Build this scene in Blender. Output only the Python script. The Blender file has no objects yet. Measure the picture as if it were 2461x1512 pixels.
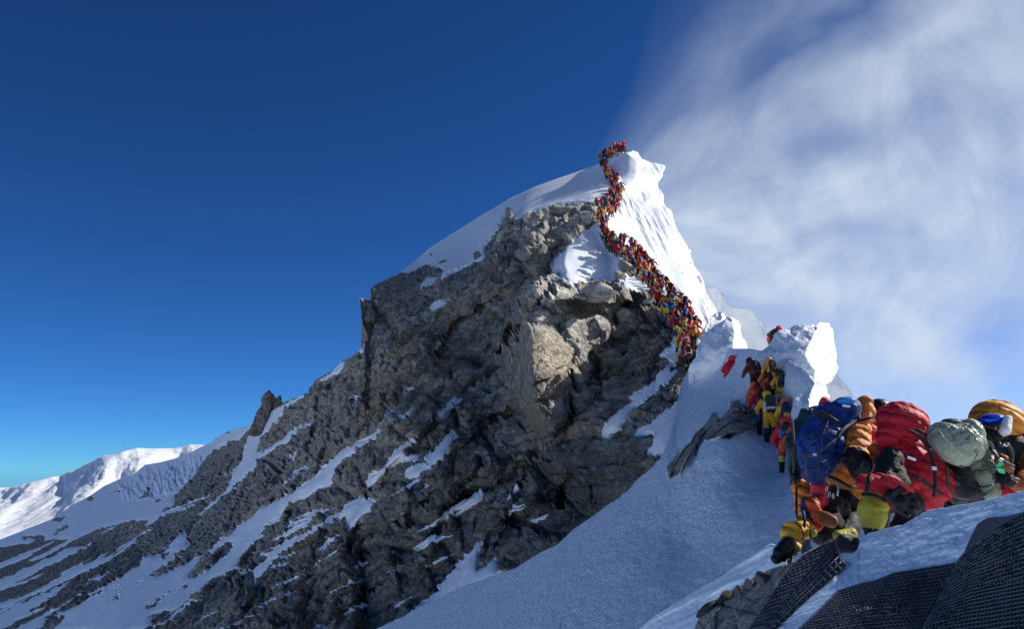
import bpy, bmesh, math, random
import numpy as np
from mathutils import Vector, Matrix

random.seed(7)
rng = np.random.RandomState(7)
scene = bpy.context.scene
COL = scene.collection

# ------------------------------------------------------------------ camera
HFOV = math.radians(65.0)
PITCH = math.radians(11.0)
IW, IH = 2461.0, 1512.0
FPX = IW / 2 / math.tan(HFOV / 2)
cam_data = bpy.data.cameras.new('camera')
cam = bpy.data.objects.new('camera', cam_data)
COL.objects.link(cam)
cam.rotation_euler = (math.pi / 2 + PITCH, 0, 0)
cam_data.sensor_fit = 'HORIZONTAL'
cam_data.angle = HFOV
cam_data.clip_start = 0.05
cam_data.clip_end = 200000
scene.camera = cam

# ------------------------------------------------------------------ sun and sky
SUN_AZ = math.radians(72)      # clockwise from the view direction (+Y) towards +X
SUN_EL = math.radians(35)
SUN = np.array([math.sin(SUN_AZ) * math.cos(SUN_EL), math.cos(SUN_AZ) * math.cos(SUN_EL), math.sin(SUN_EL)])
sl = bpy.data.lights.new('sun', 'SUN')
sl.energy = 4.2
sl.angle = math.radians(0.5)
sl.color = (1.0, 0.955, 0.89)
sun = bpy.data.objects.new('sun', sl)
COL.objects.link(sun)
sun.rotation_euler = Vector(SUN).to_track_quat('Z', 'Y').to_euler()

world = bpy.data.worlds.new('World')
scene.world = world
world.use_nodes = True
wn = world.node_tree
wn.nodes.clear()


class NT:
    """tiny helper to wire shader nodes"""
    def __init__(s, tree):
        s.t = tree

    def n(s, typ, **kw):
        nd = s.t.nodes.new(typ)
        for k, v in kw.items():
            setattr(nd, k, v)
        return nd

    def link(s, a, b):
        s.t.links.new(a, b)

    def put(s, sock, v):
        if hasattr(v, 'is_output') or isinstance(v, bpy.types.NodeSocket):
            s.t.links.new(v, sock)
        elif isinstance(v, (tuple, list)) and sock.type == 'RGBA' and len(v) == 3:
            sock.default_value = (*v, 1)
        else:
            sock.default_value = v

    def math(s, op, a, b=0.0, c=0.0, clamp=False):
        nd = s.n('ShaderNodeMath', operation=op, use_clamp=clamp)
        s.put(nd.inputs[0], a)
        s.put(nd.inputs[1], b)
        if op in ('MULTIPLY_ADD',):
            s.put(nd.inputs[2], c)
        return nd.outputs[0]

    def vmath(s, op, a, b=(0, 0, 0)):
        nd = s.n('ShaderNodeVectorMath', operation=op)
        s.put(nd.inputs[0], a)
        s.put(nd.inputs[1], b)
        return nd.outputs[0]

    def mix(s, f, a, b, blend='MIX'):
        nd = s.n('ShaderNodeMix', data_type='RGBA', blend_type=blend)
        s.put(nd.inputs[0], f)
        s.put(nd.inputs[6], a)
        s.put(nd.inputs[7], b)
        return nd.outputs[2]

    def ramp(s, f, stops):
        nd = s.n('ShaderNodeValToRGB')
        el = nd.color_ramp.elements
        while len(el) > 1:
            el.remove(el[-1])
        for i, (p, c) in enumerate(stops):
            e = el[0] if i == 0 else el.new(p)
            e.position = p
            e.color = (*c, 1) if isinstance(c, (tuple, list)) else (c, c, c, 1)
        s.put(nd.inputs[0], f)
        return nd.outputs[0]

    def smooth(s, f, lo, hi):
        nd = s.n('ShaderNodeMapRange', interpolation_type='SMOOTHSTEP')
        s.put(nd.inputs[0], f)
        nd.inputs[1].default_value = lo
        nd.inputs[2].default_value = hi
        return nd.outputs[0]

    def noise(s, vec, scale, detail=4, rough=0.55, dist=0.0):
        nd = s.n('ShaderNodeTexNoise')
        if vec is not None:
            s.put(nd.inputs['Vector'], vec)
        nd.inputs['Scale'].default_value = scale
        nd.inputs['Detail'].default_value = detail
        nd.inputs['Roughness'].default_value = rough
        nd.inputs['Distortion'].default_value = dist
        return nd.outputs['Fac']


w = NT(wn)
out = w.n('ShaderNodeOutputWorld')
bg = w.n('ShaderNodeBackground')
bg.inputs[1].default_value = 0.15
w.link(bg.outputs[0], out.inputs[0])
sky = w.n('ShaderNodeTexSky', sky_type='NISHITA')
sky.sun_disc = False
sky.sun_elevation = SUN_EL
sky.sun_rotation = SUN_AZ
sky.altitude = 5200
sky.air_density = 1.0
sky.dust_density = 0.05
sky.ozone_density = 3.0
# thin dry air at great height: a deeper, more saturated blue
tc = w.n('ShaderNodeTexCoord')
sepd = w.n('ShaderNodeSeparateXYZ')
w.link(tc.outputs['Generated'], sepd.inputs[0])
dX, dY, dZ = sepd.outputs
az = w.math('ARCTAN2', dX, dY)
el = w.math('ARCSINE', dZ)
gam = w.n('ShaderNodeGamma')
w.link(w.mix(1.0, sky.outputs[0], (0.34, 0.78, 1.38), 'MULTIPLY'), gam.inputs[0])
gam.inputs[1].default_value = 1.22
skycol = w.mix(1.0, gam.outputs[0], (0.41, 0.355, 0.268), 'MULTIPLY')
# wind-blown spindrift and cloud fanning out from the ridge towards the right
ra = w.math('SUBTRACT', az, 0.056)
re = w.math('SUBTRACT', el, 0.301)
phi = w.math('ARCTAN2', re, ra)
rad = w.math('SQRT', w.math('ADD', w.math('MULTIPLY', ra, ra), w.math('MULTIPLY', re, re)))
cv = w.n('ShaderNodeCombineXYZ')
w.put(cv.inputs[0], w.math('MULTIPLY', phi, 1.0))
w.put(cv.inputs[1], w.math('MULTIPLY', rad, 1.9))
n1 = w.noise(cv.outputs[0], 4.2, 5, 0.5, 0.35)
cv2 = w.n('ShaderNodeCombineXYZ')
w.put(cv2.inputs[0], az)
w.put(cv2.inputs[1], w.math('MULTIPLY', el, 1.3))
cv2.inputs[2].default_value = 4.3
n2 = w.noise(cv2.outputs[0], 5.0, 4, 0.5, 0.3)
ph = w.math('ADD', phi, w.math('MULTIPLY', w.math('SUBTRACT', n2, 0.5), 0.34))
deg = w.math('DIVIDE', w.math('ADD', ph, math.radians(75)), math.radians(135))
dd = lambda a: (a + 75) / 135
prof = w.ramp(deg, [(dd(-75), 0.34), (dd(-48), 0.42), (dd(-30), 0.47), (dd(-18), 0.58), (dd(-4), 0.78), (dd(3), 0.72), (dd(9), 0.50),
                    (dd(15), 0.56), (dd(22), 0.52), (dd(29), 0.13), (dd(35), 0.24), (dd(42), 0.15), (dd(50), 0.05), (dd(60), 0.0)])
near = w.ramp(deg, [(dd(-75), 0.40), (dd(-30), 0.62), (dd(0), 0.60), (dd(25), 0.46), (dd(38), 0.22), (dd(48), 0.07), (dd(60), 0.0)])
pf = w.mix(w.smooth(rad, 0.16, 0.36), near, prof)
cv3 = w.n('ShaderNodeCombineXYZ')
w.put(cv3.inputs[0], w.math('MULTIPLY', phi, 0.55))
w.put(cv3.inputs[1], w.math('MULTIPLY', rad, 1.5))
cv3.inputs[2].default_value = 9.7
n3 = w.noise(cv3.outputs[0], 5.5, 7, 0.6, 0.9)
bill = w.math('ADD', w.math('MULTIPLY', w.smooth(n1, 0.32, 0.68), 0.38), w.math('ADD', w.math('MULTIPLY', w.smooth(n2, 0.3, 0.7), 0.42), w.math('MULTIPLY', w.smooth(n3, 0.3, 0.7), 0.34)))
den = w.math('MULTIPLY', pf, w.math('ADD', 0.56, bill))
behind = w.smooth(w.math('ABSOLUTE', az), 2.9, 2.2)
fac = w.math('MULTIPLY', w.math('MULTIPLY', den, behind), w.math('MULTIPLY', w.smooth(rad, 0.03, 0.13), w.smooth(az, 0.05, 0.15)), clamp=True)
final = w.mix(fac, skycol, (3.35, 3.90, 4.62))
w.link(final, bg.inputs[0])

vs = scene.view_settings
vs.view_transform = 'Standard'
vs.look = 'None'
vs.exposure = 0.35
vs.gamma = 1
vs.use_curve_mapping = False
scene.cycles.use_adaptive_sampling = True
scene.cycles.max_bounces = 6
scene.cycles.diffuse_bounces = 3
scene.cycles.use_denoising = True

# ------------------------------------------------------------------ image-plane helpers
CP, SP = math.cos(PITCH), math.sin(PITCH)


def ray(px, py):
    px = np.asarray(px, float)
    py = np.asarray(py, float)
    cx = (px - IW / 2) / FPX
    cz = (IH / 2 - py) / FPX
    y = CP - SP * cz
    return cx / y, (SP + CP * cz) / y


def P3(px, py, Y):
    dx, dz = ray(px, py)
    Y = np.asarray(Y, float)
    return np.stack([dx * Y, Y + 0 * dx, dz * Y], -1)


def V(px, py, Y):
    return Vector(P3(px, py, Y).tolist())


def mpp(Y):          # metres per traced pixel at distance Y
    return Y / FPX


def crop(ox, oy, s):  # traced on an enlarged crop -> picture units
    return lambda pts: [((ox + x / s) * 0.76476, (oy + y / s) * 0.76476) for x, y in pts]


C1 = crop(0, 1150, 1.828)
C2 = crop(1000, 500, 1.89)
C3 = crop(800, 1200, 1.946)
C4 = crop(1700, 1200, 1.9456)
C5 = crop(1900, 450, 1.89)
C6 = crop(2400, 1200, 1.946)
C7 = crop(1500, 820, 2.607)
C8 = crop(1200, 600, 2.52)
C9 = crop(2180, 1500, 3.169)


# ------------------------------------------------------------------ numpy noise
def hsh(i, j, seed):
    with np.errstate(over='ignore'):
        h = (i.astype(np.int64) * 374761393 + j.astype(np.int64) * 668265263 + seed * 982451653).astype(np.uint32)
        h = (h ^ (h >> np.uint32(13))) * np.uint32(1274126177)
        h = (h ^ (h >> np.uint32(16))) * np.uint32(2246822519)
        h = h ^ (h >> np.uint32(15))
    return h.astype(np.float64) / 4294967295.0


def vnoise(u, v, seed=0):
    i = np.floor(u)
    j = np.floor(v)
    fu = u - i
    fv = v - j
    fu = fu * fu * fu * (fu * (fu * 6 - 15) + 10)
    fv = fv * fv * fv * (fv * (fv * 6 - 15) + 10)
    i = i.astype(np.int64)
    j = j.astype(np.int64)
    a = hsh(i, j, seed)
    b = hsh(i + 1, j, seed)
    c = hsh(i, j + 1, seed)
    d = hsh(i + 1, j + 1, seed)
    return (a * (1 - fu) + b * fu) * (1 - fv) + (c * (1 - fu) + d * fu) * fv


def fbm(u, v, seed=0, octv=4, gain=0.5):
    s = 0
    amp = 1
    tot = 0
    for o in range(octv):
        s = s + amp * (vnoise(u * 2 ** o + 17.3 * o, v * 2 ** o - 9.1 * o, seed + o) - 0.5)
        tot += amp
        amp *= gain
    return s / tot * 2


def voro(u, v, seed=0, jit=0.9):
    i0 = np.floor(u).astype(np.int64)
    j0 = np.floor(v).astype(np.int64)
    f1 = np.full(u.shape, 9.0)
    f2 = np.full(u.shape, 9.0)
    bi = np.zeros_like(i0)
    bj = np.zeros_like(j0)
    bx = np.zeros(u.shape)
    by = np.zeros(u.shape)
    for di in (-1, 0, 1):
        for dj in (-1, 0, 1):
            ci = i0 + di
            cj = j0 + dj
            px = ci + 0.5 + jit * (hsh(ci, cj, seed) - 0.5)
            py = cj + 0.5 + jit * (hsh(ci, cj, seed + 77) - 0.5)
            d = np.sqrt((px - u) ** 2 + (py - v) ** 2)
            m = d < f1
            f2 = np.where(m, f1, np.minimum(f2, d))
            bi = np.where(m, ci, bi)
            bj = np.where(m, cj, bj)
            bx = np.where(m, px, bx)
            by = np.where(m, py, by)
            f1 = np.where(m, d, f1)
    return f1, f2, bi, bj, u - bx, v - by


def blocks(u, v, seed, tilt=1.0, crack=0.5, cw=0.12):
    """faceted blocks: every cell its own height and tilt, cracks between"""
    f1, f2, bi, bj, du, dv = voro(u, v, seed)
    h = (hsh(bi, bj, seed + 5) - 0.5) + tilt * ((hsh(bi, bj, seed + 6) - 0.5) * du + (hsh(bi, bj, seed + 7) - 0.5) * dv)
    c = np.clip(1 - (f2 - f1) / cw, 0, 1)
    return h - crack * c * c


def inpoly(x, y, poly):
    p = np.asarray(poly)
    r = np.zeros(x.shape, bool)
    m = (x >= p[:, 0].min()) & (x <= p[:, 0].max()) & (y >= p[:, 1].min()) & (y <= p[:, 1].max())
    if not m.any():
        return r
    xs = x[m]
    ys = y[m]
    c = np.zeros(xs.shape, bool)
    n = len(p)
    for k in range(n):
        x1, y1 = p[k]
        x2, y2 = p[(k + 1) % n]
        if y1 == y2:
            continue
        t = ((y1 > ys) != (y2 > ys)) & (xs < (x2 - x1) * (ys - y1) / (y2 - y1) + x1)
        c ^= t
    r[m] = c
    return r


def rbf(pts, vals, smooth=1e-3):
    """thin-plate interpolation of log values over the picture plane"""
    A = np.asarray(pts, float) / 1000
    n = len(A)
    d = np.sqrt(((A[:, None] - A[None]) ** 2).sum(-1))
    K = np.where(d > 0, d * d * np.log(np.maximum(d, 1e-9)), 0) + smooth * np.eye(n)
    Pm = np.hstack([np.ones((n, 1)), A])
    M = np.block([[K, Pm], [Pm.T, np.zeros((3, 3))]])
    sol = np.linalg.solve(M, np.concatenate([vals, np.zeros(3)]))
    wgt, af = sol[:n], sol[n:]

    def f(x, y):
        x = x / 1000
        y = y / 1000
        r = af[0] + af[1] * x + af[2] * y
        for k in range(n):
            d2 = (x - A[k, 0]) ** 2 + (y - A[k, 1]) ** 2
            r = r + wgt[k] * 0.5 * d2 * np.log(np.maximum(d2, 1e-12))
        return r
    return f


# ------------------------------------------------------------------ mesh from a vertex grid
def grid_mesh(name, P, mats, attrs=None, smooth=None, mirror=False, wrap=False):
    R, C = P.shape[:2]
    me = bpy.data.meshes.new(name)
    nv = R * C
    idx = np.arange(nv).reshape(R, C)
    if wrap:
        idx = np.concatenate([idx, idx[:, :1]], 1)
    a = idx[:-1, :-1].ravel()
    b = idx[:-1, 1:].ravel()
    c = idx[1:, 1:].ravel()
    d = idx[1:, :-1].ravel()
    q = np.stack([a, b, c, d] if not mirror else [a, d, c, b], -1)
    nf = len(q)
    me.vertices.add(nv)
    me.vertices.foreach_set('co', P.reshape(-1).astype(np.float32))
    me.loops.add(nf * 4)
    me.loops.foreach_set('vertex_index', q.ravel().astype(np.int32))
    me.polygons.add(nf)
    me.polygons.foreach_set('loop_start', np.arange(0, nf * 4, 4, dtype=np.int32))
    me.polygons.foreach_set('loop_total', np.full(nf, 4, np.int32))
    me.update(calc_edges=True)
    if smooth is not None:
        if smooth is True:
            sm = np.ones(nf, bool)
        else:
            s = smooth
            sm = (s[:-1, :-1] > 0.5).ravel()
        me.polygons.foreach_set('use_smooth', sm)
    for k, arr in (attrs or {}).items():
        at = me.attributes.new(k, 'FLOAT', 'POINT')
        at.data.foreach_set('value', arr.reshape(-1).astype(np.float32))
    for m in (mats if isinstance(mats, (list, tuple)) else [mats]):
        me.materials.append(m)
    return me


def link(name, me, parent=None, **props):
    o = bpy.data.objects.new(name, me)
    COL.objects.link(o)
    if parent is not None:
        o.parent = parent
    for k, v in props.items():
        o[k] = v
    return o


# ------------------------------------------------------------------ materials
def new_mat(name):
    m = bpy.data.materials.new(name)
    m.use_nodes = True
    m.node_tree.nodes.clear()
    t = NT(m.node_tree)
    o = t.n('ShaderNodeOutputMaterial')
    b = t.n('ShaderNodeBsdfPrincipled')
    t.link(b.outputs[0], o.inputs[0])
    return m, t, b


def world_pos(t, scale=(1, 1, 1), rot=(0, 0, 0)):
    g = t.n('ShaderNodeNewGeometry')
    mp = t.n('ShaderNodeMapping')
    t.link(g.outputs['Position'], mp.inputs[0])
    mp.inputs['Scale'].default_value = scale
    mp.inputs['Rotation'].default_value = rot
    return mp.outputs[0], g


def snow_colour(t, pos, s, ice=0.0):
    n = t.noise(pos, 0.35 * s, 3, 0.5)
    c = t.mix(t.smooth(n, 0.3, 0.75), (0.80 - .09 * ice, 0.85 - .01 * ice, 0.90 + .05 * ice), (0.90 - .10 * ice, 0.92 - .02 * ice, 0.935 + .025 * ice))
    mp = t.n('ShaderNodeMapping')
    t.link(pos, mp.inputs[0])
    mp.inputs['Rotation'].default_value = (0, math.radians(-40), 0)
    mp.inputs['Scale'].default_value = (.5, .8, 1.7)
    k = t.noise(mp.outputs[0], 1.5 * s, 8, .72, .5)      # wind-stripped ice between the crust
    c = t.mix(t.math('MULTIPLY', t.smooth(k, .52, .36), .5 + .15 * ice), c, (.50 - .02 * ice, .64 + .04 * ice, .80 + .1 * ice))
    fl = t.noise(mp.outputs[0], 7.0 * s, 5, .7, .8)      # rime flecks
    return t.mix(t.math('MULTIPLY', t.smooth(fl, .56, .66), .8 * ice), c, (.93, .94, .95))


def rock_colour(t, pos, s):
    big = t.noise(pos, 0.06 * s, 5, 0.6)
    mid = t.noise(pos, 0.5 * s, 7, 0.68, 0.4)
    fine = t.noise(pos, 3.2 * s, 5, 0.7)
    mps = t.n('ShaderNodeMapping')
    t.link(pos, mps.inputs[0])
    mps.inputs['Rotation'].default_value = (0, math.radians(38), 0)
    mps.inputs['Scale'].default_value = (0.25, 1, 2.2)
    streak = t.noise(mps.outputs[0], 0.9 * s, 6, 0.7, 0.3)
    c = t.ramp(mid, [(0.32, (0.055, 0.055, 0.057)), (0.40, (0.24, 0.23, 0.205)), (0.51, (0.44, 0.415, 0.36)), (0.64, (0.62, 0.59, 0.52))])
    oa = t.n('ShaderNodeAttribute', attribute_name='ochre')
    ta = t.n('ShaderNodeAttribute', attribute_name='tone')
    c = t.mix(t.math('MAXIMUM', t.math('MULTIPLY', t.smooth(big, 0.54, 0.70), 0.6), t.smooth(t.math('ADD', oa.outputs['Fac'], t.math('MULTIPLY', t.math('SUBTRACT', mid, 0.5), 1.2)), 0.35, 0.75)), c, t.mix(t.smooth(fine, 0.3, 0.7), (0.25, 0.205, 0.145), (0.48, 0.425, 0.33)))
    c = t.mix(t.math('MULTIPLY', t.smooth(streak, 0.54, 0.42), 0.5), c, (0.075, 0.075, 0.078))
    c = t.mix(t.math('MULTIPLY', t.smooth(fine, 0.56, 0.38), 0.4), c, (0.08, 0.078, 0.075))
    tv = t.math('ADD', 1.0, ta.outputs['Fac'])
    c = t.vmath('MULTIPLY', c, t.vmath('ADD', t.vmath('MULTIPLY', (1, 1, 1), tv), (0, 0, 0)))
    return c


def terrain_mat(name, s=1.0, dust=0.0, bump=0.05, edge=0.35, SNOWB=0.22, ice=0.0):
    m, t, b = new_mat(name)
    pos, g = world_pos(t)
    at = t.n('ShaderNodeAttribute', attribute_name='snow')
    n = t.noise(pos, 1.6 * s, 6, 0.68)
    mk = t.math('ADD', at.outputs['Fac'], t.math('MULTIPLY', t.math('SUBTRACT', n, 0.5), edge * 2))
    mk = t.smooth(mk, 0.44, 0.56)
    if dust > 0:
        sep = t.n('ShaderNodeSeparateXYZ')
        t.link(g.outputs['Normal'], sep.inputs[0])
        n3 = t.noise(pos, 0.9 * s, 6, 0.7)
        d = t.math('ADD', sep.outputs[2], t.math('MULTIPLY', t.math('SUBTRACT', n3, 0.5), 1.1))
        d = t.math('MULTIPLY', t.smooth(d, 0.97, 1.10), dust)
        mk = t.math('MAXIMUM', mk, d)
    col = t.mix(mk, rock_colour(t, pos, s), snow_colour(t, pos, s, ice))
    t.link(col, b.inputs['Base Color'])
    t.put(b.inputs['Roughness'], t.math('ADD', 0.88, t.math('MULTIPLY', mk, -0.28)))
    b.inputs['Specular IOR Level'].default_value = 0.25
    hb = t.noise(pos, 1.6 * s, 10, 0.8)
    vor = t.n('ShaderNodeTexVoronoi', feature='DISTANCE_TO_EDGE')
    t.link(t.vmath('ADD', pos, t.n('ShaderNodeTexNoise').outputs['Color']), vor.inputs['Vector'])
    vor.inputs['Scale'].default_value = 1.2 * s
    hh = t.math('ADD', hb, t.math('MULTIPLY', t.smooth(vor.outputs['Distance'], 0.0, 0.09), 0.25))
    hs = t.noise(pos, 3.0 * s, 6, 0.65)
    h = t.math('ADD', t.math('MULTIPLY', hh, t.math('SUBTRACT', 1.0, mk)), t.math('MULTIPLY', hs, t.math('MULTIPLY', mk, SNOWB)))
    bp = t.n('ShaderNodeBump')
    bp.inputs['Strength'].default_value = 1.0
    bp.inputs['Distance'].default_value = bump * 14 / s
    t.link(h, bp.inputs['Height'])
    t.link(bp.outputs[0], b.inputs['Normal'])
    return m


MAT_FACE = terrain_mat('rock_face_with_snow', 1.0, 0.65, 0.04)
MAT_NEAR = terrain_mat('near_slope_snow_rock', 3.0, 0.0, 0.03, SNOWB=.85, ice=1.0)


def snow_mat(name, s, bump, sparkle=0.0, tint=(1, 1, 1)):
    m, t, b = new_mat(name)
    pos, g = world_pos(t)
    n = t.noise(pos, 0.5 * s, 4, 0.55)
    c = t.mix(t.smooth(n, 0.3, 0.75), tuple(a * k for a, k in zip((0.80, 0.85, 0.90), tint)), tuple(a * k for a, k in zip((0.91, 0.92, 0.93), tint)))
    t.link(c, b.inputs['Base Color'])
    b.inputs['Roughness'].default_value = 0.6
    b.inputs['Specular IOR Level'].default_value = 0.3
    mp = t.n('ShaderNodeMapping')
    t.link(pos, mp.inputs[0])
    mp.inputs['Rotation'].default_value = (0.3, math.radians(35), 0.4)
    mp.inputs['Scale'].default_value = (0.6, 1, 1.8)
    h1 = t.noise(mp.outputs[0], 1.2 * s, 6, 0.6, 0.3)
    h2 = t.noise(mp.outputs[0], 6.5 * s, 3, 0.6)
    h = t.math('ADD', h1, t.math('MULTIPLY', h2, 0.35))
    bp = t.n('ShaderNodeBump')
    bp.inputs['Strength'].default_value = 0.7
    bp.inputs['Distance'].default_value = bump
    t.link(h, bp.inputs['Height'])
    t.link(bp.outputs[0], b.inputs['Normal'])
    return m


MAT_CORNICE = snow_mat('wind_packed_snow', 0.5, 0.25)
MAT_SNOW = snow_mat('fine_snow', 2.0, 0.07)
MAT_FAR = snow_mat('far_snow', 0.004, 26.0)
# ================================================================== the mountain and its ridge
sil_main = C1([(-300, 1120), (-150, 1070), (0, 1000), (150, 940), (300, 880), (420, 800), (520, 745), (600, 690), (690, 650), (770, 625), (830, 570), (920, 555),
               (1000, 535), (1090, 500), (1180, 455), (1220, 440), (1250, 405), (1320, 375), (1430, 345), (1480, 322), (1560, 262), (1640, 205), (1700, 185)])
sil_main = sil_main + [(743, 942), (752, 920), (762, 912), (775, 905), (805, 886), (822, 868), (850, 855), (868, 838), (880, 815), (884, 790), (886, 745),
                       (891, 700), (900, 684), (925, 672), (960, 655), (1000, 625), (1040, 590), (1100, 553), (1160, 515), (1220, 480), (1280, 450), (1340, 428),
                       (1400, 408), (1442, 392), (1470, 374), (1505, 366), (1530, 385), (1560, 470), (1600, 560), (1650, 680), (1700, 770), (1760, 850), (1850, 980), (1950, 1150)]
sm = np.array(sil_main)
o_ = np.argsort(sm[:, 0])
sm = sm[o_]

N_F = np.array([-.5, -.5, .7])
K_F = float(N_F @ np.array([17, 90, 20.]))


def plane_Y(N, K, px, py):
    dx, dz = ray(px, py)
    den = N[0] * dx + N[1] + N[2] * dz
    return K / np.minimum(den, -0.02) if K < 0 else K / np.maximum(den, 0.02)


ctl = [(1505, 360, 1.12), (1450, 380, 1.2), (1400, 410, 1.32), (1420, 470, 1.05), (1200, 480, 1.40), (1230, 530, 1.0), (1330, 500, 1.02), (1410, 510, 1.0), (1000, 622, 1.62),
       (1060, 665, 1.04), (960, 655, 1.35), (895, 690, 1.1), (1100, 553, 1.55), (884, 800, 1.08), (905, 850, 1.0), (1100, 680, .98), (1130, 575, 1.28), (1180, 620, .97),
       (1370, 560, .97), (1420, 560, .97), (1340, 660, .96), (1450, 690, .93), (1500, 600, 1.04), (1570, 470, 1.35), (1620, 600, 1.3), (1690, 700, 1.12), (1740, 800, .95), (1640, 790, .74), (1490, 440, 1.16), (1480, 540, 1.12), (1525, 570, 1.14), (1545, 620, 1.08), (1600, 740, .88),
       (1430, 780, .88), (1340, 780, .86), (1300, 860, .87), (1400, 900, .84), (1340, 960, .84), (1250, 760, .95), (1210, 860, .97), (1150, 950, .98),
       (1000, 900, .92), (950, 1000, .93), (870, 950, 1.05), (1060, 800, .95), (1100, 1100, .92), (1300, 1100, .82), (1250, 1250, .85),
       (1660, 870, .75), (1520, 850, .82), (1480, 1000, .76), (1590, 1000, .66), (1700, 1000, .6), (1590, 1120, .6), (1400, 1250, .74), (1800, 1000, .55),
       (1900, 1300, .5), (743, 940, 1.35), (800, 1000, 1.15), (650, 1000, 1.9), (500, 1070, 3.0), (300, 1150, 4.2), (0, 1300, 5.0), (-150, 1350, 5.4), (-150, 1600, 2.8),
       (0, 1512, 3.0), (300, 1512, 1.75), (600, 1512, 1.18), (900, 1500, .98), (1200, 1500, .9), (450, 1250, 2.4), (650, 1150, 1.6), (800, 1300, 1.1), (1000, 1300, .96), (1600, 1500, .7)]
fF = rbf([(a, b) for a, b, c in ctl], np.log([c for a, b, c in ctl]), 2e-3)

def buttress(px, py, line, wl, wr):
    """0..1, one at the crest line, falling off over wl to the left and wr to the right"""
    L = np.array(line, float)
    cx = np.interp(py, L[:, 1], L[:, 0])
    d = px - cx
    r = np.where(d < 0, np.clip(1 + d / wl, 0, 1), np.clip(1 - d / wr, 0, 1))
    r = r * r * (3 - 2 * r) * .5 + r * .5
    e = np.clip(np.minimum((py - L[0, 1] + 40) / 60, (L[-1, 1] + 60 - py) / 90), 0, 1)
    return r * e * e * (3 - 2 * e)


def base_Y(px, py):
    Y = plane_Y(N_F, K_F, px, py) * np.exp(fF(px, py))
    return Y


# traced snow patches ------------------------------------------------
SNOW = []
SNOW += [C3(p) for p in [
    [(0, 800), (130, 720), (270, 640), (400, 560), (440, 500), (560, 400), (700, 330), (790, 250), (830, 205), (880, 180), (885, 235), (820, 150), (740, 350), (620, 430), (540, 500), (500, 590), (470, 630), (370, 660), (240, 740), (120, 850), (60, 900), (0, 960)],
    [(660, 590), (770, 540), (840, 440), (930, 350), (1000, 330), (940, 410), (910, 460), (990, 440), (1000, 490), (880, 490), (800, 540), (790, 600), (700, 660)],
    [(1040, 470), (1100, 400), (1160, 350), (1210, 290), (1220, 330), (1250, 350), (1190, 400), (1190, 460), (1110, 500), (1060, 500)],
    [(530, 780), (600, 720), (690, 690), (745, 740), (700, 790), (640, 870), (570, 920), (550, 880), (560, 820)],
    [(0, 1150), (70, 1080), (120, 1020), (240, 960), (370, 890), (500, 800), (540, 790), (550, 820), (440, 880), (370, 930), (230, 1010), (130, 1080), (70, 1150), (40, 1220), (0, 1260)],
    [(350, 1030), (440, 980), (520, 920), (545, 930), (450, 1000), (420, 1050), (370, 1050)],
    [(1100, 200), (1170, 140), (1230, 100), (1290, 110), (1230, 150), (1150, 230), (1110, 240)],
    [(880, 220), (920, 190), (965, 150), (995, 180), (940, 220), (890, 250)],
    [(600, 110), (640, 80), (620, 150), (590, 160)],
    [(1385, 955), (1392, 1010), (1350, 1160), (1400, 1130), (1470, 1080), (1500, 1120), (1480, 1170), (1600, 1140), (1400, 1260), (1100, 1400), (1000, 1520), (740, 1520), (900, 1440), (1060, 1350), (1150, 1240), (1250, 1120), (1330, 1030)],
    [(1540, 810), (1600, 765), (1660, 750), (1640, 790), (1570, 820)],
    [(20, 455), (60, 420), (200, 330), (250, 290), (330, 250), (340, 270), (270, 320), (200, 370), (100, 420), (30, 460)],
    [(185, 500), (220, 450), (270, 410), (270, 440), (240, 480)],
    [(160, 640), (230, 560), (340, 490), (350, 500), (240, 590), (190, 640)],
    [(0, 1405), (130, 1300), (170, 1270), (150, 1310), (60, 1370), (0, 1430)],
    [(200, 1215), (300, 1140), (430, 1050), (300, 1150)], [(340, 1520), (400, 1490), (445, 1470), (440, 1520)],
    [(140, 1470), (175, 1430), (180, 1460)], [(440, 1260), (500, 1230), (510, 1245), (460, 1270)], [(905, 565), (950, 520), (1010, 505), (1085, 520), (1085, 540), (1010, 552), (1000, 585), (950, 600)],
    [(0, 260), (230, 110), (330, 65), (210, 160), (130, 230), (70, 310), (30, 350), (-20, 540), (-120, 620), (-60, 400)],
]]
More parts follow.
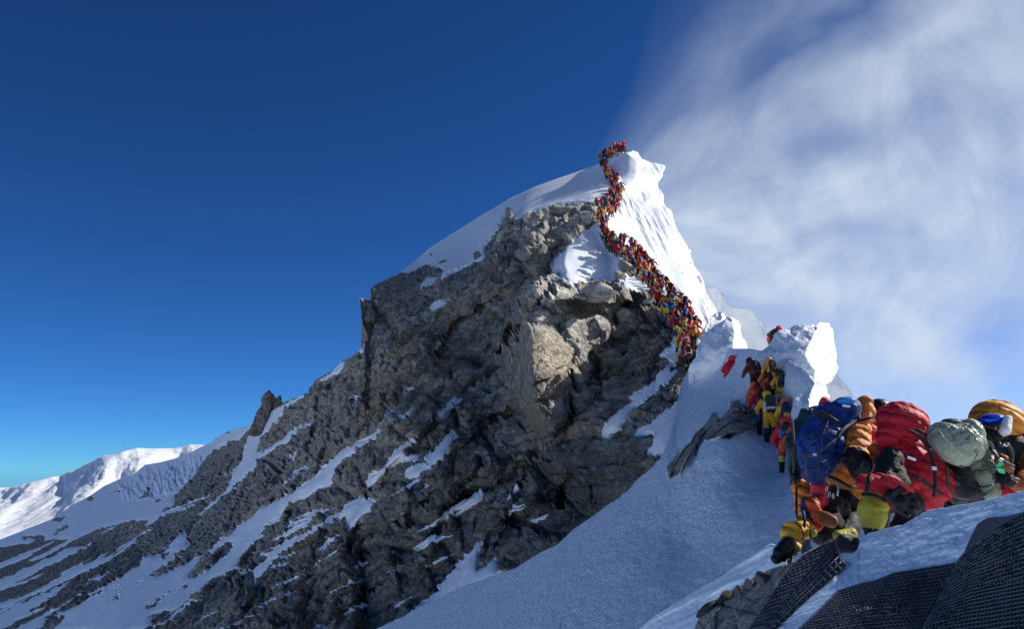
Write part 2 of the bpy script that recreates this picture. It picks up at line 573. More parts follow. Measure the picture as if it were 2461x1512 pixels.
SNOW += [C1(p) for p in [
    [(-400, 1090), (0, 985), (300, 865), (420, 785), (600, 675), (830, 555), (1090, 485), (1220, 425), (1440, 320), (1440, 360), (1400, 400), (1250, 480), (1170, 540), (1110, 640), (1030, 720), (990, 790), (930, 850), (870, 890), (700, 900), (500, 960), (430, 1000), (300, 1000), (200, 1010), (0, 1040), (-400, 1200)],
    [(1430, 330), (1600, 235), (1680, 190), (1600, 330), (1500, 420), (1480, 520), (1460, 590), (1370, 680), (1310, 740), (1270, 800), (1290, 700), (1340, 610), (1390, 530), (1425, 430)],
    [(1310, 690), (1250, 790), (1140, 875), (1125, 865), (1200, 800), (1270, 740)],
    [(1480, 505), (1560, 450), (1640, 410), (1650, 370), (1780, 320), (1785, 340), (1680, 400), (1600, 460), (1490, 535)],
    [(100, 1520), (300, 1440), (560, 1330), (800, 1240), (1000, 1170), (1190, 1070), (1300, 970), (1420, 880), (1600, 770), (1840, 612), (1840, 705), (1640, 830), (1540, 900), (1500, 980), (1430, 1050), (1370, 1140), (1300, 1210), (1200, 1240), (1150, 1300), (1060, 1360), (1000, 1400), (900, 1430), (850, 1520)],
    [(1090, 1020), (1050, 1070), (960, 1130), (800, 1220), (560, 1310), (480, 1330), (480, 1270), (540, 1210), (640, 1180), (760, 1150), (800, 1110), (850, 1080), (955, 1105), (970, 1030), (1060, 940)],
    [(-400, 1350), (0, 1230), (200, 1150), (400, 1050), (560, 1010), (520, 1040), (380, 1100), (200, 1190), (0, 1280), (-400, 1400)],
    [(0, 1420), (180, 1350), (320, 1270), (420, 1230), (330, 1310), (200, 1380), (60, 1430), (-200, 1500)],
]]
SNOW += [C2(p) for p in [
    [(455, 690), (440, 640), (600, 550), (1000, 280), (1300, 120), (1680, -40), (1760, 60), (1780, 160), (1700, 230), (1640, 265), (1560, 262), (1500, 268), (1390, 285), (1290, 310), (1240, 340), (1190, 352), (1130, 322), (1100, 345), (1075, 420), (1020, 480), (990, 540), (975, 610), (925, 620), (850, 650), (770, 690), (700, 725), (640, 770), (590, 800), (600, 750), (640, 705), (720, 700), (760, 655), (700, 640), (620, 640), (560, 665), (520, 680)],
    [(640, 905), (700, 850), (800, 830), (780, 870), (700, 900)],
    [(1640, 380), (1560, 440), (1470, 510), (1440, 570), (1355, 610), (1385, 660), (1430, 700), (1500, 740), (1550, 790), (1555, 740), (1620, 720), (1750, 740), (1780, 690), (1830, 640), (1800, 560), (1740, 560), (1700, 500), (1670, 440)],
    [(1640, 380), (1690, 300), (1700, -60), (1900, -60), (2400, 800), (2400, 1200), (2150, 900), (2020, 800), (1960, 740), (1900, 640), (1850, 560), (1780, 520), (1720, 480), (1670, 430)],
    [(1760, 740), (1840, 690), (1880, 690), (1960, 750), (2010, 810), (1960, 830), (1850, 790)],
    [(660, 1090), (720, 1070), (740, 1090), (680, 1110)], [(190, 1480), (215, 1420), (245, 1400), (240, 1450), (215, 1480)],
    [(220, 1150), (290, 1080), (300, 1100), (270, 1150)], [(480, 1365), (560, 1350), (570, 1375), (500, 1390)],
    [(0, 1330), (100, 1250), (160, 1190), (160, 1240), (60, 1310), (0, 1350)],
]]
STRIP_W = C4([(780, -60), (720, 0), (640, 50), (560, 110), (470, 180), (400, 240), (360, 290), (380, 350), (400, 362), (470, 310), (500, 260), (560, 180), (640, 110), (720, 50), (850, -60)])
SNOW += [C4([(560, 330), (640, 270), (780, 150), (870, 60), (960, 200), (900, 330), (745, 462), (690, 460), (650, 440), (690, 340), (680, 300), (600, 340)]), STRIP_W, C5([(440, 1160), (390, 1170), (400, 1200), (330, 1240), (320, 1270), (400, 1310), (300, 1400), (120, 1520), (230, 1520), (350, 1400), (430, 1290), (520, 1180)])]
ROCKS = [C1(p) for p in [
    [(1090, 1195), (1130, 1150), (1230, 1070), (1340, 1000), (1345, 1040), (1260, 1120), (1170, 1180), (1100, 1220)],
    [(500, 770), (520, 745), (545, 760), (530, 778)], [(810, 768), (840, 712), (860, 705), (850, 735), (866, 752), (830, 768)], [(890, 775), (900, 760), (945, 765), (920, 778)],
    [(630, 722), (690, 722), (690, 728), (640, 728)], [(1000, 1300), (1060, 1260), (1090, 1230), (1070, 1270)], [(840, 1390), (900, 1350), (1000, 1290), (900, 1370), (850, 1400)],
    [(850, 1450), (890, 1420), (905, 1430), (870, 1452)], [(240, 1512), (290, 1450), (370, 1440), (330, 1490), (300, 1512)], [(290, 885), (320, 868), (385, 862), (340, 895)],
    [(290, 970), (380, 920), (400, 930), (330, 972)], [(138, 1005), (140, 980), (260, 978), (250, 1005)], [(640, 1340), (690, 1300), (680, 1325)],
    [(470, 1330), (490, 1270), (530, 1240), (700, 1170), (770, 1110), (850, 1060), (860, 1080), (780, 1150), (640, 1240), (530, 1300)],
]]


def main_snow(px, py, P):
    # jagged outline: look the polygons up at a noise-shifted place
    u, v = P[..., 0], P[..., 2]
    sc = np.clip(P[..., 1] / 110, .6, 4)
    wx = 7 * fbm(px / 16, py / 16, 31, 3) + 3 * fbm(px / 5, py / 5, 35, 2)
    wy = 7 * fbm(px / 16, py / 16, 41, 3) + 3 * fbm(px / 5, py / 5, 45, 2)
    qx, qy = px + wx, py + wy
    m = np.zeros(px.shape, bool)
    for p in SNOW:
        m |= inpoly(qx, qy, p)
    # far lower left: long slanting ledges, snow between bands of rock
    al = px * .90 - py * .44
    ac = px * .44 + py * .90
    ac = ac + 26 * fbm(px / 260, py / 200, 51, 3)
    st = .66 * fbm(al / 210, ac / 11, 61, 4) + .5 * fbm(al / 320, ac / 40, 66, 3)
    left = np.clip((430 - px + (py - 1250) * .25) / 120, 0, 1)
    below = py > np.interp(px, sm[:, 0], sm[:, 1]) + 55
    m |= (st > (.12 + .9 * (1 - left))) & below
    # thin snow lines along the ledges of the lower face
    th = fbm(al / 120, ac / 9, 71, 3)
    low = np.clip((py - 1080) / 200, 0, 1) * np.clip((1350 - px) / 200, 0, 1)
    m |= (th > .62 - .26 * low) & (low > 0.1) & below
    for p in ROCKS:
        m &= ~inpoly(qx, qy, p)
    return m


def blur(a, k=1):
    a = a.astype(float)
    for _ in range(k):
        p = np.pad(a, 1, mode='edge')
        a = (p[:-2, 1:-1] + p[2:, 1:-1] + p[1:-1, :-2] + p[1:-1, 2:] + 2 * p[1:-1, 1:-1]) / 6
    return a


def rock_relief(P, px, py, scale=1.0):
    """bedded, blocky limestone relief in metres, in world X-Z"""
    X, Z = P[..., 0] / scale, P[..., 2] / scale
    a = math.radians(37)
    u = X * math.cos(a) + Z * math.sin(a)
    v = -X * math.sin(a) + Z * math.cos(a)
    wu = u + 2.2 * fbm(u / 9, v / 9, 101, 3) + .5 * fbm(u / 2, v / 2, 103, 2)
    wv = v + 2.2 * fbm(u / 9, v / 9, 111, 3) + .5 * fbm(u / 2, v / 2, 113, 2)
    h = 3.2 * blocks(wu / 21, wv / 9, 1, 1.7, .55, .16)
    h += 1.7 * blocks(wu / 8.5, wv / 4.0, 2, 1.9, .6, .2)
    h += .75 * blocks(wu / 3.4, wv / 1.7, 3, 1.9, .6, .22)
    h += .30 * blocks(wu / 1.25, wv / .75, 4, 1.9, .55, .25)
    # bedding steps
    s = wv / 2.6 + 1.3 * fbm(u / 14, v / 14, 121, 2)
    h += .95 * (s - np.floor(s)) ** 2
    s2 = wv / .95 + .8 * fbm(u / 6, v / 6, 127, 2)
    h += .28 * (s2 - np.floor(s2)) ** 2
    h += 1.2 * fbm(u / 5, v / 3, 131, 4)
    return h * scale


def lowpass(h, k):
    """box blur by cumulative sums"""
    for ax in (0, 1):
        n = h.shape[ax]
        c = np.cumsum(np.concatenate([np.zeros_like(np.take(h, [0], ax)), h], ax), ax)
        i = np.arange(n)
        lo = np.clip(i - k, 0, n)
        hi = np.clip(i + k + 1, 0, n)
        d = (hi - lo).reshape((-1, 1) if ax == 0 else (1, -1))
        h = (np.take(c, hi, ax) - np.take(c, lo, ax)) / d
    return h


def win_min(a, k):
    p = np.pad(a, k, mode='edge')
    return np.min(np.stack([p[i:i + len(a)] for i in range(2 * k + 1)]), 0)


def line_dist(x, y, line):
    d = np.full(x.shape, 1e9)
    for (x1, y1), (x2, y2) in zip(line[:-1], line[1:]):
        t = np.clip(((x - x1) * (x2 - x1) + (y - y1) * (y2 - y1)) / ((x2 - x1) ** 2 + (y2 - y1) ** 2), 0, 1)
        d = np.minimum(d, np.hypot(x - x1 - t * (x2 - x1), y - y1 - t * (y2 - y1)))
    return d


CLEFTS = [(C7([(190, 760), (330, 560), (450, 410), (620, 250)]), 15, 4.0), (C3([(860, 880), (1000, 790), (1120, 680)]), 5, 2.2), (C3([(1590, 690), (1700, 580), (1800, 460), (1900, 390)]), 6, 2.6),
          (C3([(1280, 420), (1450, 290), (1620, 160)]), 6, 2.4), (C7([(780, 1300), (800, 1100), (780, 920)]), 7, 2.4), (C3([(440, 1500), (600, 1380), (740, 1270)]), 6, 2.2),
          (C7([(0, 1380), (180, 1290), (340, 1170)]), 6, 2.2), (C8([(950, 1290), (1060, 1090), (1200, 920), (1330, 790)]), 10, 2.5), (C8([(120, 1420), (190, 1320), (330, 1260)]), 5, 1.8), (C3([(830, 20), (800, 80), (830, 160)]), 4, 1.5),
          (C7([(980, 960), (1000, 860), (930, 780)]), 8, 2.4), (C3([(1330, 600), (1400, 520), (1370, 460)]), 7, 1.8), (C8([(330, 930), (420, 820), (560, 700)]), 6, 1.4), (C3([(1880, 760), (1900, 640), (1960, 590)]), 14, 2.4), (C3([(1480, 1010), (1560, 900), (1600, 780)]), 4, 1.2), (C3([(160, 560), (60, 470), (30, 480)]), 8, 2.0)]
OCHRE = [C7([(500, 560), (700, 600), (900, 860), (760, 1000), (620, 1190), (520, 900), (420, 830)]), C7([(900, 560), (1060, 560), (1000, 760), (860, 760)]), C3([(640, 20), (700, -60), (860, -60), (880, 60), (860, 160), (760, 240), (680, 250), (640, 180)]), C3([(1620, 180), (1720, 130), (1820, 160), (1810, 260), (1740, 400), (1660, 410), (1610, 320)]),
         C8([(90, 1280), (150, 1100), (320, 1040), (350, 1150), (270, 1260), (200, 1330), (250, 1420), (120, 1420)]), C8([(470, 900), (600, 880), (640, 1050), (540, 1180), (460, 1150)]),
         C7([(840, 180), (1000, 140), (1120, 200), (1060, 260), (1000, 300), (860, 310)]), C3([(390, 430), (490, 430), (470, 480), (400, 490)]), C3([(1180, 400), (1320, 380), (1300, 640), (1200, 760)])]
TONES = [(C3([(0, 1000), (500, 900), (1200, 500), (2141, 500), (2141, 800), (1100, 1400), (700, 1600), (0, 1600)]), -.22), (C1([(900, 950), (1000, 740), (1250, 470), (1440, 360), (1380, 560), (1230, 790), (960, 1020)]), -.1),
         (C7([(380, 160), (700, 150), (1060, 400), (1060, 560), (900, 960), (620, 1190), (520, 900), (480, 400)]), 1.0), (C7([(840, 150), (1120, 180), (1380, 500), (1300, 560), (1060, 400), (860, 330)]), .35), (C4([(0, 300), (500, 340), (700, 460), (500, 660), (0, 1030)]), -.25),  # first polygon here: sun brightness on the buttress put into the rock's albedo
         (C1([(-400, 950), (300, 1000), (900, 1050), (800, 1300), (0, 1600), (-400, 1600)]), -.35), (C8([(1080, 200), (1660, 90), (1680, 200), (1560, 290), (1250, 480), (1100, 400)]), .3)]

FACETS = [
    # sunlit snow field between the rocks and the queue
    ([(1395, 520), (1420, 520), (1450, 570), (1480, 620), (1480, 680), (1440, 690), (1395, 720), (1370, 680), (1345, 640), (1350, 600), (1375, 560)], (.26, -.60, .76), (1400, 620, 1.0), 4),
    # the buttress flank that turns towards the sun
    ([(1290, 690), (1380, 680), (1450, 705), (1480, 760), (1460, 850), (1430, 920), (1390, 990), (1330, 1045), (1270, 980), (1262, 850), (1250, 770)], (.50, -.64, .60), (1330, 850, .82), 5),
]


SURF = {}


def on_surf(key, px, py):
    xs, PY, P = SURF[key]
    i = int(np.clip(np.searchsorted(xs, px), 0, len(xs) - 1))
    c = PY[:, i]
    j = int(np.argmin(np.abs(c - py)))
    return P[j, i]


def build_main():
    xs = np.arange(-180, 1960, 2.25)
    nr = 470
    top = np.interp(xs, sm[:, 0], sm[:, 1])
    t = np.linspace(0, 1, nr)[:, None]
    PX = np.repeat(xs[None], nr, 0)
    k_ = np.exp(-np.linspace(-2.5, 2.5, 121) ** 2)
    tops = np.convolve(np.pad(top, 60, mode='edge'), k_ / k_.sum(), 'valid')
    bl = np.clip((t - .6) / .4, 0, 1)
    bl = bl * bl * (3 - 2 * bl)
    PY = 1640 + ((tops[None] * (1 - bl) + top[None] * bl) - 1640) * t
    Y = plane_Y(N_F, K_F, PX, PY) * np.exp(fF(PX, PY))
    wob = 14 * fbm(PX / 40, PY / 40, 91, 3)
    Y = Y * (1 - .14 * buttress(PX + wob, PY, [(1375, 690), (1318, 745), (1275, 800), (1272, 850), (1290, 900), (1310, 960), (1330, 1000)], 95, 230))
    Y = Y * (1 - .07 * buttress(PX, PY, [(1415, 530), (1378, 600), (1372, 640), (1392, 700)], 38, 170))
    for poly, N2, p0, kk in FACETS:
        N2 = np.array(N2, float)
        y0 = float(np.exp(np.log(base_Y(np.array([p0[0]]), np.array([p0[1]])))[0])) * p0[2]
        K2 = float(N2 @ P3(p0[0], p0[1], y0))
        dx, dz = ray(PX, PY)
        den = N2[0] * dx + N2[1] + N2[2] * dz
        Y2 = np.clip(K2 / np.where(K2 < 0, np.minimum(den, -.02), np.maximum(den, .02)), Y * .7, Y * 1.4)
        wgt = lowpass(lowpass(inpoly(PX, PY, poly).astype(float), kk), kk)
        Y = Y * (1 - wgt) + Y2 * wgt
    P = P3(PX, PY, Y)
    snow = main_snow(PX, PY, P)
    sb = blur(snow, 2)
    sc = np.clip(Y / 110, .75, 2.2)
    h = blur(rock_relief(P, PX, PY), 1)
    far = np.clip((Y - 200) / 300, 0, 1)
    h = h * (1 - .6 * far)
    hs = lowpass(h, 7)
    SURF['main'] = (xs, PY, P)
    bank = lowpass(lowpass(1 - sb, 6), 6)
    calm = lowpass(inpoly(PX, PY, FACETS[1][0]).astype(float), 8)
    h = h * (1 - .22 * calm)
    hs = hs * (1 - .85 * lowpass(inpoly(PX, PY, FACETS[0][0]).astype(float), 6))
    flute = lowpass(inpoly(PX, PY, C1([(640, 650), (830, 560), (1100, 490), (1230, 440), (1120, 640), (1000, 740), (720, 770)])).astype(float), 5)
    hs = hs + flute * (2.6 * np.abs(fbm(PX / 13 + .8 * fbm(PX / 20, PY / 25, 99, 2), PY / 55, 97, 3)) + 4.0 * fbm(PX / 34, PY / 40, 98, 3)) * 2.0
    for line, wd, dep in CLEFTS:
        d = line_dist(PX + 5 * fbm(PX / 22, PY / 22, 95, 3), PY + 5 * fbm(PX / 22, PY / 22, 96, 3), line)
        h = h - dep * np.clip(1 - d / wd, 0, 1) ** .8
    rel = h * (1 - sb) + (hs * .42 + (.9 - 2.6 * bank) * sc) * sb
    amp = np.clip((PY - win_min(top, 4)[None]) / 30, .2, 1)
    cn = N_F / np.linalg.norm(N_F)
    coarse = lowpass(rel, 2)
    fine = (rel - coarse) * amp
    P = P * (1 - 1.45 * coarse * amp / Y)[..., None] + cn[None, None] * (fine * 1.25)[..., None]
    SURF['main'] = (xs, PY, P)
    ochre = lowpass(sum(inpoly(PX, PY, p).astype(float) for p in OCHRE), 4)
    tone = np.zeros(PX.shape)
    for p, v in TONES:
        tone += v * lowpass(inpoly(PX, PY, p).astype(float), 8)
    # the far side of the ridge
    last = P[-1]
    nb = 26
    back = []
    for k in range(1, nb):
        q = k / nb
        e = last.copy()
        d = 90 * q ** 1.4
        kk = np.clip(last[:, 1] / 150, .4, 6)
        e *= (1 + d * kk / last[:, 1])[:, None]
        e[:, 2] -= (d * .15 + d * d * .012) * kk
        e[:, 2] += .5 * fbm(e[:, 0] / 6, e[:, 1] / 6, 200, 3)
        back.append(e)
    P = np.concatenate([P, np.array(back)], 0)
    sb2 = np.concatenate([sb, np.repeat(sb[-1:], nb - 1, 0)], 0)
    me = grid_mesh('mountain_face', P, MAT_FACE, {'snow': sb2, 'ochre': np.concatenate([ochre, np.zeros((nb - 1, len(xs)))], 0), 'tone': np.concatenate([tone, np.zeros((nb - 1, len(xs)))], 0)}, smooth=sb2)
    return link('mountain_face', me, kind='structure')


build_main()

# ------------------------------------------------------------------ generic loft through traced control rows
def catmull(A, n):
    """resample A (k, m) along axis 0 to n rows"""
    k = len(A)
    t = np.linspace(0, k - 1, n)
    i = np.clip(np.floor(t).astype(int), 0, k - 2)
    f = (t - i)[:, None]
    g = lambda j: A[np.clip(j, 0, k - 1)]
    p0, p1, p2, p3 = g(i - 1), g(i), g(i + 1), g(i + 2)
    return .5 * (2 * p1 + (p2 - p0) * f + (2 * p0 - 5 * p1 + 4 * p2 - p3) * f ** 2 + (3 * p1 - p0 - 3 * p2 + p3) * f ** 3)


def loft(rows, nr, ncs, lin=False):
    """rows: list of lists of (px, py, Y); every list the same length -> dense (nr, nc, 3) px,py,Y"""
    A = np.array(rows, float)
    R, C, _ = A.shape
    A[..., 2] = np.log(A[..., 2])
    if lin:
        t = np.linspace(0, R - 1, nr)
        i = np.clip(t.astype(int), 0, R - 2)
        f = (t - i)[:, None, None]
        B = A[i] * (1 - f) + A[i + 1] * f
    else:
        B = catmull(A.reshape(R, -1), nr).reshape(nr, C, 3)
    segs = []
    for c in range(C - 1):
        n = ncs[c]
        f = np.linspace(0, 1, n, endpoint=(c == C - 2))[None, :, None]
        segs.append(B[:, c:c + 1] * (1 - f) + B[:, c + 1:c + 2] * f)
    D = np.concatenate(segs, 1)
    D[..., 2] = np.exp(D[..., 2])
    return D


def soften(P, k):
    for _ in range(k):
        Q = np.pad(P, ((1, 1), (1, 1), (0, 0)), mode='edge')
        S = (Q[:-2, 1:-1] + Q[2:, 1:-1] + Q[1:-1, :-2] + Q[1:-1, 2:]) / 4
        P = P.copy()
        P[1:-1, 1:-1] = S[1:-1, 1:-1]
    return P


def grid_normals(P):
    du = np.gradient(P, axis=1)
    dv = np.gradient(P, axis=0)
    n = np.cross(du, dv)
    n /= np.maximum(np.linalg.norm(n, axis=-1, keepdims=True), 1e-9)
    flip = (n * P).sum(-1, keepdims=True) > 0
    return np.where(flip, -n, n)


# summit cornice: left edge along the queue, a fold, the right edge against the sky -------------
def build_cornice():
    rows = []
    for (lx, ly, mx, my, rx, ry) in [
            (1500, 366, 1516, 362, 1530, 367), (1482, 380, 1522, 372, 1548, 391), (1478, 400, 1536, 396, 1596, 397), (1490, 422, 1538, 424, 1594, 413),
            (1499, 445, 1538, 452, 1580, 448), (1502, 468, 1546, 474, 1593, 466), (1497, 490, 1552, 486, 1597, 496), (1484, 508, 1552, 512, 1614, 506),
            (1482, 535, 1556, 544, 1621, 538), (1496, 560, 1574, 566, 1640, 572), (1532, 580, 1596, 592, 1654, 600), (1556, 608, 1612, 622, 1663, 634),
            (1580, 642, 1632, 652, 1682, 668), (1606, 676, 1654, 688, 1697, 702), (1640, 715, 1676, 722, 1710, 728), (1672, 748, 1698, 751, 1722, 752), (1685, 785, 1712, 788, 1738, 792)]:
        y0 = float(base_Y(np.array([lx - 6.]), np.array([float(ly)]))[0]) * .985
        rows.append([(lx - 10, ly, y0), (mx, my, y0 * 1.035), (rx, ry, y0 * 1.085), (rx - 12, ry, y0 * 1.2)])
    D = loft(rows, 300, [60, 64, 14])
    PX, PY, Y = D[..., 0], D[..., 1], D[..., 2]
    P = P3(PX, PY, Y)
    P = soften(P, 3)
    n = grid_normals(P)
    u, v = PX, PY
    a = math.radians(62)
    al = u * math.cos(a) + v * math.sin(a)
    ac = -u * math.sin(a) + v * math.cos(a)
    h = .7 * fbm(al / 150, ac / 40, 301, 3) + .55 * blocks(al / 150, ac / 50, 302, 1.2, 0, .3) + .22 * fbm(al / 60, ac / 7, 308, 3) + .10 * fbm(al / 18, ac / 8, 305, 3)
    edge = np.minimum(1, np.arange(P.shape[1])[None] / 12.)
    P = P + n * (h * edge * .8)[..., None]
    me = grid_mesh('summit_cornice', P, MAT_CORNICE, smooth=True)
    o = link('summit_cornice', me)
    o['kind'] = 'structure'
    # lower tip, a wedge of bright snow at the foot of the cornice
    rows = [[(1722, 750, 62), (1732, 752, 61), (1738, 756, 63)], [(1708, 764, 60), (1736, 764, 60), (1752, 770, 62)],
            [(1690, 790, 58), (1728, 790, 57), (1768, 790, 61)], [(1670, 830, 55), (1725, 830, 54), (1790, 838, 60)]]
    D = loft(rows, 60, [30, 30])
    P = soften(P3(D[..., 0], D[..., 1], D[..., 2]), 2)
    P[..., 1] += .5 * fbm(D[..., 0] / 14, D[..., 1] / 14, 311, 3)
    link('snow_wedge', grid_mesh('snow_wedge', P, MAT_CORNICE, smooth=True), kind='structure')


build_cornice()

# further cornices glimpsed through the blowing snow ----------------
def far_ridge(name, top, Y0, Y1, base, seed):
    tp = np.array(top, float)
    xs = np.linspace(tp[0, 0], tp[-1, 0], 150)
    ty = np.interp(xs, tp[:, 0], tp[:, 1]) + 2.0 * fbm(xs / 14, xs * 0, seed, 3)
    t = (1 - (1 - np.linspace(0, 1, 60)) ** 1.8)[:, None]
    PX = np.repeat(xs[None], 60, 0)
    PY = base + (ty[None] - base) * t
    Y = Y0 + (Y1 - Y0) * t - .085 * (PX - tp[0, 0])
    P = P3(PX, PY, Y)
    P[..., 1] += 1.6 * fbm(PX / 60, PY / 60, seed + 3, 4)
    bk = [P[-1] + np.array([k * .8, k * 4.0, -k * 1.5]) for k in range(1, 10)]
    P = np.concatenate([P, np.array(bk)], 0)
    link(name, grid_mesh(name, P, MAT_CORNICE, smooth=True), kind='structure')


far_ridge('snow_ridge_beyond', [(1640, 650), (1686, 678), (1700, 690), (1722, 694), (1735, 700), (1742, 722), (1752, 735), (1780, 742), (1805, 752), (1830, 772), (1858, 782), (1890, 788), (1940, 830), (1985, 870), (2012, 890), (2030, 915), (2050, 942), (2075, 985), (2200, 1120)], 120, 138, 1900, 400)

# ------------------------------------------------------------------ snow slope below the queue
sil_s = [(700, 1660), (860, 1560), (905, 1512), (960, 1490), (1005, 1464), (1100, 1415), (1175, 1388), (1240, 1366), (1300, 1328), (1339, 1311), (1379, 1272), (1438, 1232), (1475, 1203),
         (1497, 1185), (1530, 1155), (1556, 1130), (1588, 1098), (1606, 1062), (1618, 1010), (1630, 950), (1640, 918), (1652, 893), (1666, 872), (1690, 850), (1730, 838), (1775, 838), (1800, 838), (1822, 842), (1860, 850), (1900, 868), (1935, 890), (1960, 925), (1990, 965), (2100, 1080), (2250, 1200), (2400, 1300)]
ss = np.array(sil_s, float)
N_S = np.array([-.665, -.12, .735])
K_S = float(N_S @ np.array([6.05, 18, 0.]))
R_D = [C4([(850, -120), (830, 90), (700, 190), (620, 260), (560, 330), (480, 345), (540, 220), (640, 110), (720, 50), (780, -60)]),
       C4([(790, 590), (770, 560), (790, 500), (850, 430), (930, 350), (1000, 270), (1040, 200), (1070, 185), (1100, 230), (1150, 170), (1140, 130), (1200, 110), (1330, 190), (1340, 240), (1280, 290), (1150, 350), (1060, 340), (1000, 360), (950, 440), (900, 510), (830, 580)]),
       C4([(560, 335), (690, 300), (700, 330), (650, 430), (690, 460), (745, 455), (500, 690), (440, 740), (440, 500)])]


def _unused():
    pass


def win_min_(a, k):
    p = np.pad(a, k, mode='edge')
    return np.min(np.stack([p[i:i + len(a)] for i in range(2 * k + 1)]), 0)


def build_slope():
    xs = np.arange(705, 2395, 2.25)
    nr = 330
    top = np.interp(xs, ss[:, 0], ss[:, 1])
    t = np.linspace(0, 1, nr)[:, None]
    PX = np.repeat(xs[None], nr, 0)
    k_ = np.exp(-np.linspace(-2.5, 2.5, 121) ** 2)
    tops = np.convolve(np.pad(top, 60, mode='edge'), k_ / k_.sum(), 'valid')
    bl = np.clip((t - .55) / .45, 0, 1)
    bl = bl * bl * (3 - 2 * bl)
    PY = 1700 + ((tops[None] * (1 - bl) + top[None] * bl) - 1700) * t
    cs = [(1660, 880, 1.25), (1840, 1000, 1.12), (1700, 800, 1.0), (1760, 770, 1.0), (1790, 840, 1.02), (1850, 880, 1.0), (1950, 800, 1.0), (1900, 900, .96), (1880, 1100, 1.18), (1700, 1000, 1.0),
          (1500, 1200, 1.0), (1200, 1400, 1.05), (900, 1560, 1.1), (1550, 1050, 1.05), (1800, 1300, .985), (1660, 1320, 1.03), (1600, 1400, .98), (1300, 1500, 1.0), (2000, 1200, 1.0), (2300, 1400, 1.0), (1640, 1000, 1.04), (1760, 1050, .97)]
    f = rbf([(a, b) for a, b, c in cs], np.log([c for a, b, c in cs]), 2e-3)
    Y = plane_Y(N_S, K_S, PX, PY) * np.exp(f(PX, PY))
    P = P3(PX, PY, Y)
    wx = 6 * fbm(PX / 18, PY / 18, 431, 3) + 2.5 * fbm(PX / 6, PY / 6, 435, 2)
    wy = 6 * fbm(PX / 18, PY / 18, 441, 3) + 2.5 * fbm(PX / 6, PY / 6, 445, 2)
    qx, qy = PX + wx, PY + wy
    rock = np.zeros(PX.shape, bool)
    for p in R_D:
        rock |= inpoly(qx, qy, p)
    rock &= ~inpoly(qx, qy, STRIP_W)
    snow = blur(~rock, 2)
    X, Z, YY = P[..., 0], P[..., 2], P[..., 1]
    dip = X * .77 + Z * .62
    h = rock_relief(np.stack([YY, YY, dip], -1), PX, PY, .32)
    al = PX * .80 - PY * .60
    ac = PX * .60 + PY * .80
    X, Z, YY = P[..., 0], P[..., 2], P[..., 1]
    hs = .22 * fbm(al / 420, ac / 130, 501, 3) + .10 * fbm(YY / 1.6, dip / 1.1, 505, 4) + .07 * fbm(YY / .45, dip / .22, 507, 4) + .035 * fbm(YY / .15, dip / .10, 509, 3)
    n = N_S / np.linalg.norm(N_S)
    rel = h * .55 * (1 - snow) + hs * snow - .10 * (1 - snow)
    amp = np.clip((PY - win_min(top, 14)[None]) / 16, .15, 1)
    P = P * (1 - 1.2 * rel * amp / Y)[..., None]
    SURF['slope'] = (xs, PY, P)
    last = P[-1]
    back = []
    for k in range(1, 22):
        q = k / 22
        e = last.copy()
        d = 14 * q ** 1.3
        e *= (1 + d / last[:, 1])[:, None]
        e[:, 2] -= d * .25 + d * d * .09
        back.append(e)
    P = np.concatenate([P, np.array(back)], 0)
    s2 = np.concatenate([snow, np.ones((21, len(xs)))], 0)
    me = grid_mesh('snow_slope', P, MAT_NEAR, {'snow': s2}, smooth=s2)
    link('snow_slope', me, kind='structure')


build_slope()


# ------------------------------------------------------------------ blocks of wind-carved snow on the crest
def ice_block(name, rows, nr, ncs, amp, seed, soft=2, mat=None, label=None):
    D = loft(rows, nr, ncs)
    P = soften(P3(D[..., 0], D[..., 1], D[..., 2]), soft)
    n = grid_normals(P)
    u, v = D[..., 0], D[..., 1]
    h = amp * (fbm(u / 60, v / 50, seed, 4) + .35 * blocks(u / 44, v / 34, seed + 3, 1.3, .1, .2) + .10 * fbm(u / 7, v / 7, seed + 6, 3))
    P = P + n * h[..., None]
    me = grid_mesh(name, P, mat or MAT_SNOW, smooth=True)
    return link(name, me, kind='structure')


ice_block('carved_snow_block', [
    [(1905, 783, 27.5), (1950, 774, 26.5), (1972, 771, 26.8), (1992, 778, 28), (1985, 775, 31)],
    [(1868, 806, 27.2), (1920, 798, 25.4), (1966, 786, 25.6), (1998, 795, 27.2), (1985, 790, 33)],
    [(1840, 832, 26.8), (1896, 826, 25.0), (1950, 818, 24.5), (2007, 828, 26.6), (1990, 825, 33)],
    [(1822, 850, 26.4), (1886, 852, 24.6), (1936, 856, 23.9), (2011, 858, 26.2), (1995, 855, 33)],
    [(1815, 880, 26.0), (1885, 882, 24.2), (1948, 884, 23.6), (2005, 885, 25.8), (1990, 880, 32)],
    [(1820, 910, 25.6), (1890, 910, 23.9), (1958, 908, 23.4), (1992, 912, 25.5), (1985, 905, 31)],
    [(1830, 945, 25.0), (1895, 945, 23.4), (1960, 938, 22.9), (1976, 940, 24.5), (1975, 938, 30)],
    [(1840, 1000, 29), (1900, 1000, 27), (1970, 1000, 24), (2010, 1000, 25), (2000, 1000, 29)]],
    170, [50, 46, 34, 12], .17, 601)
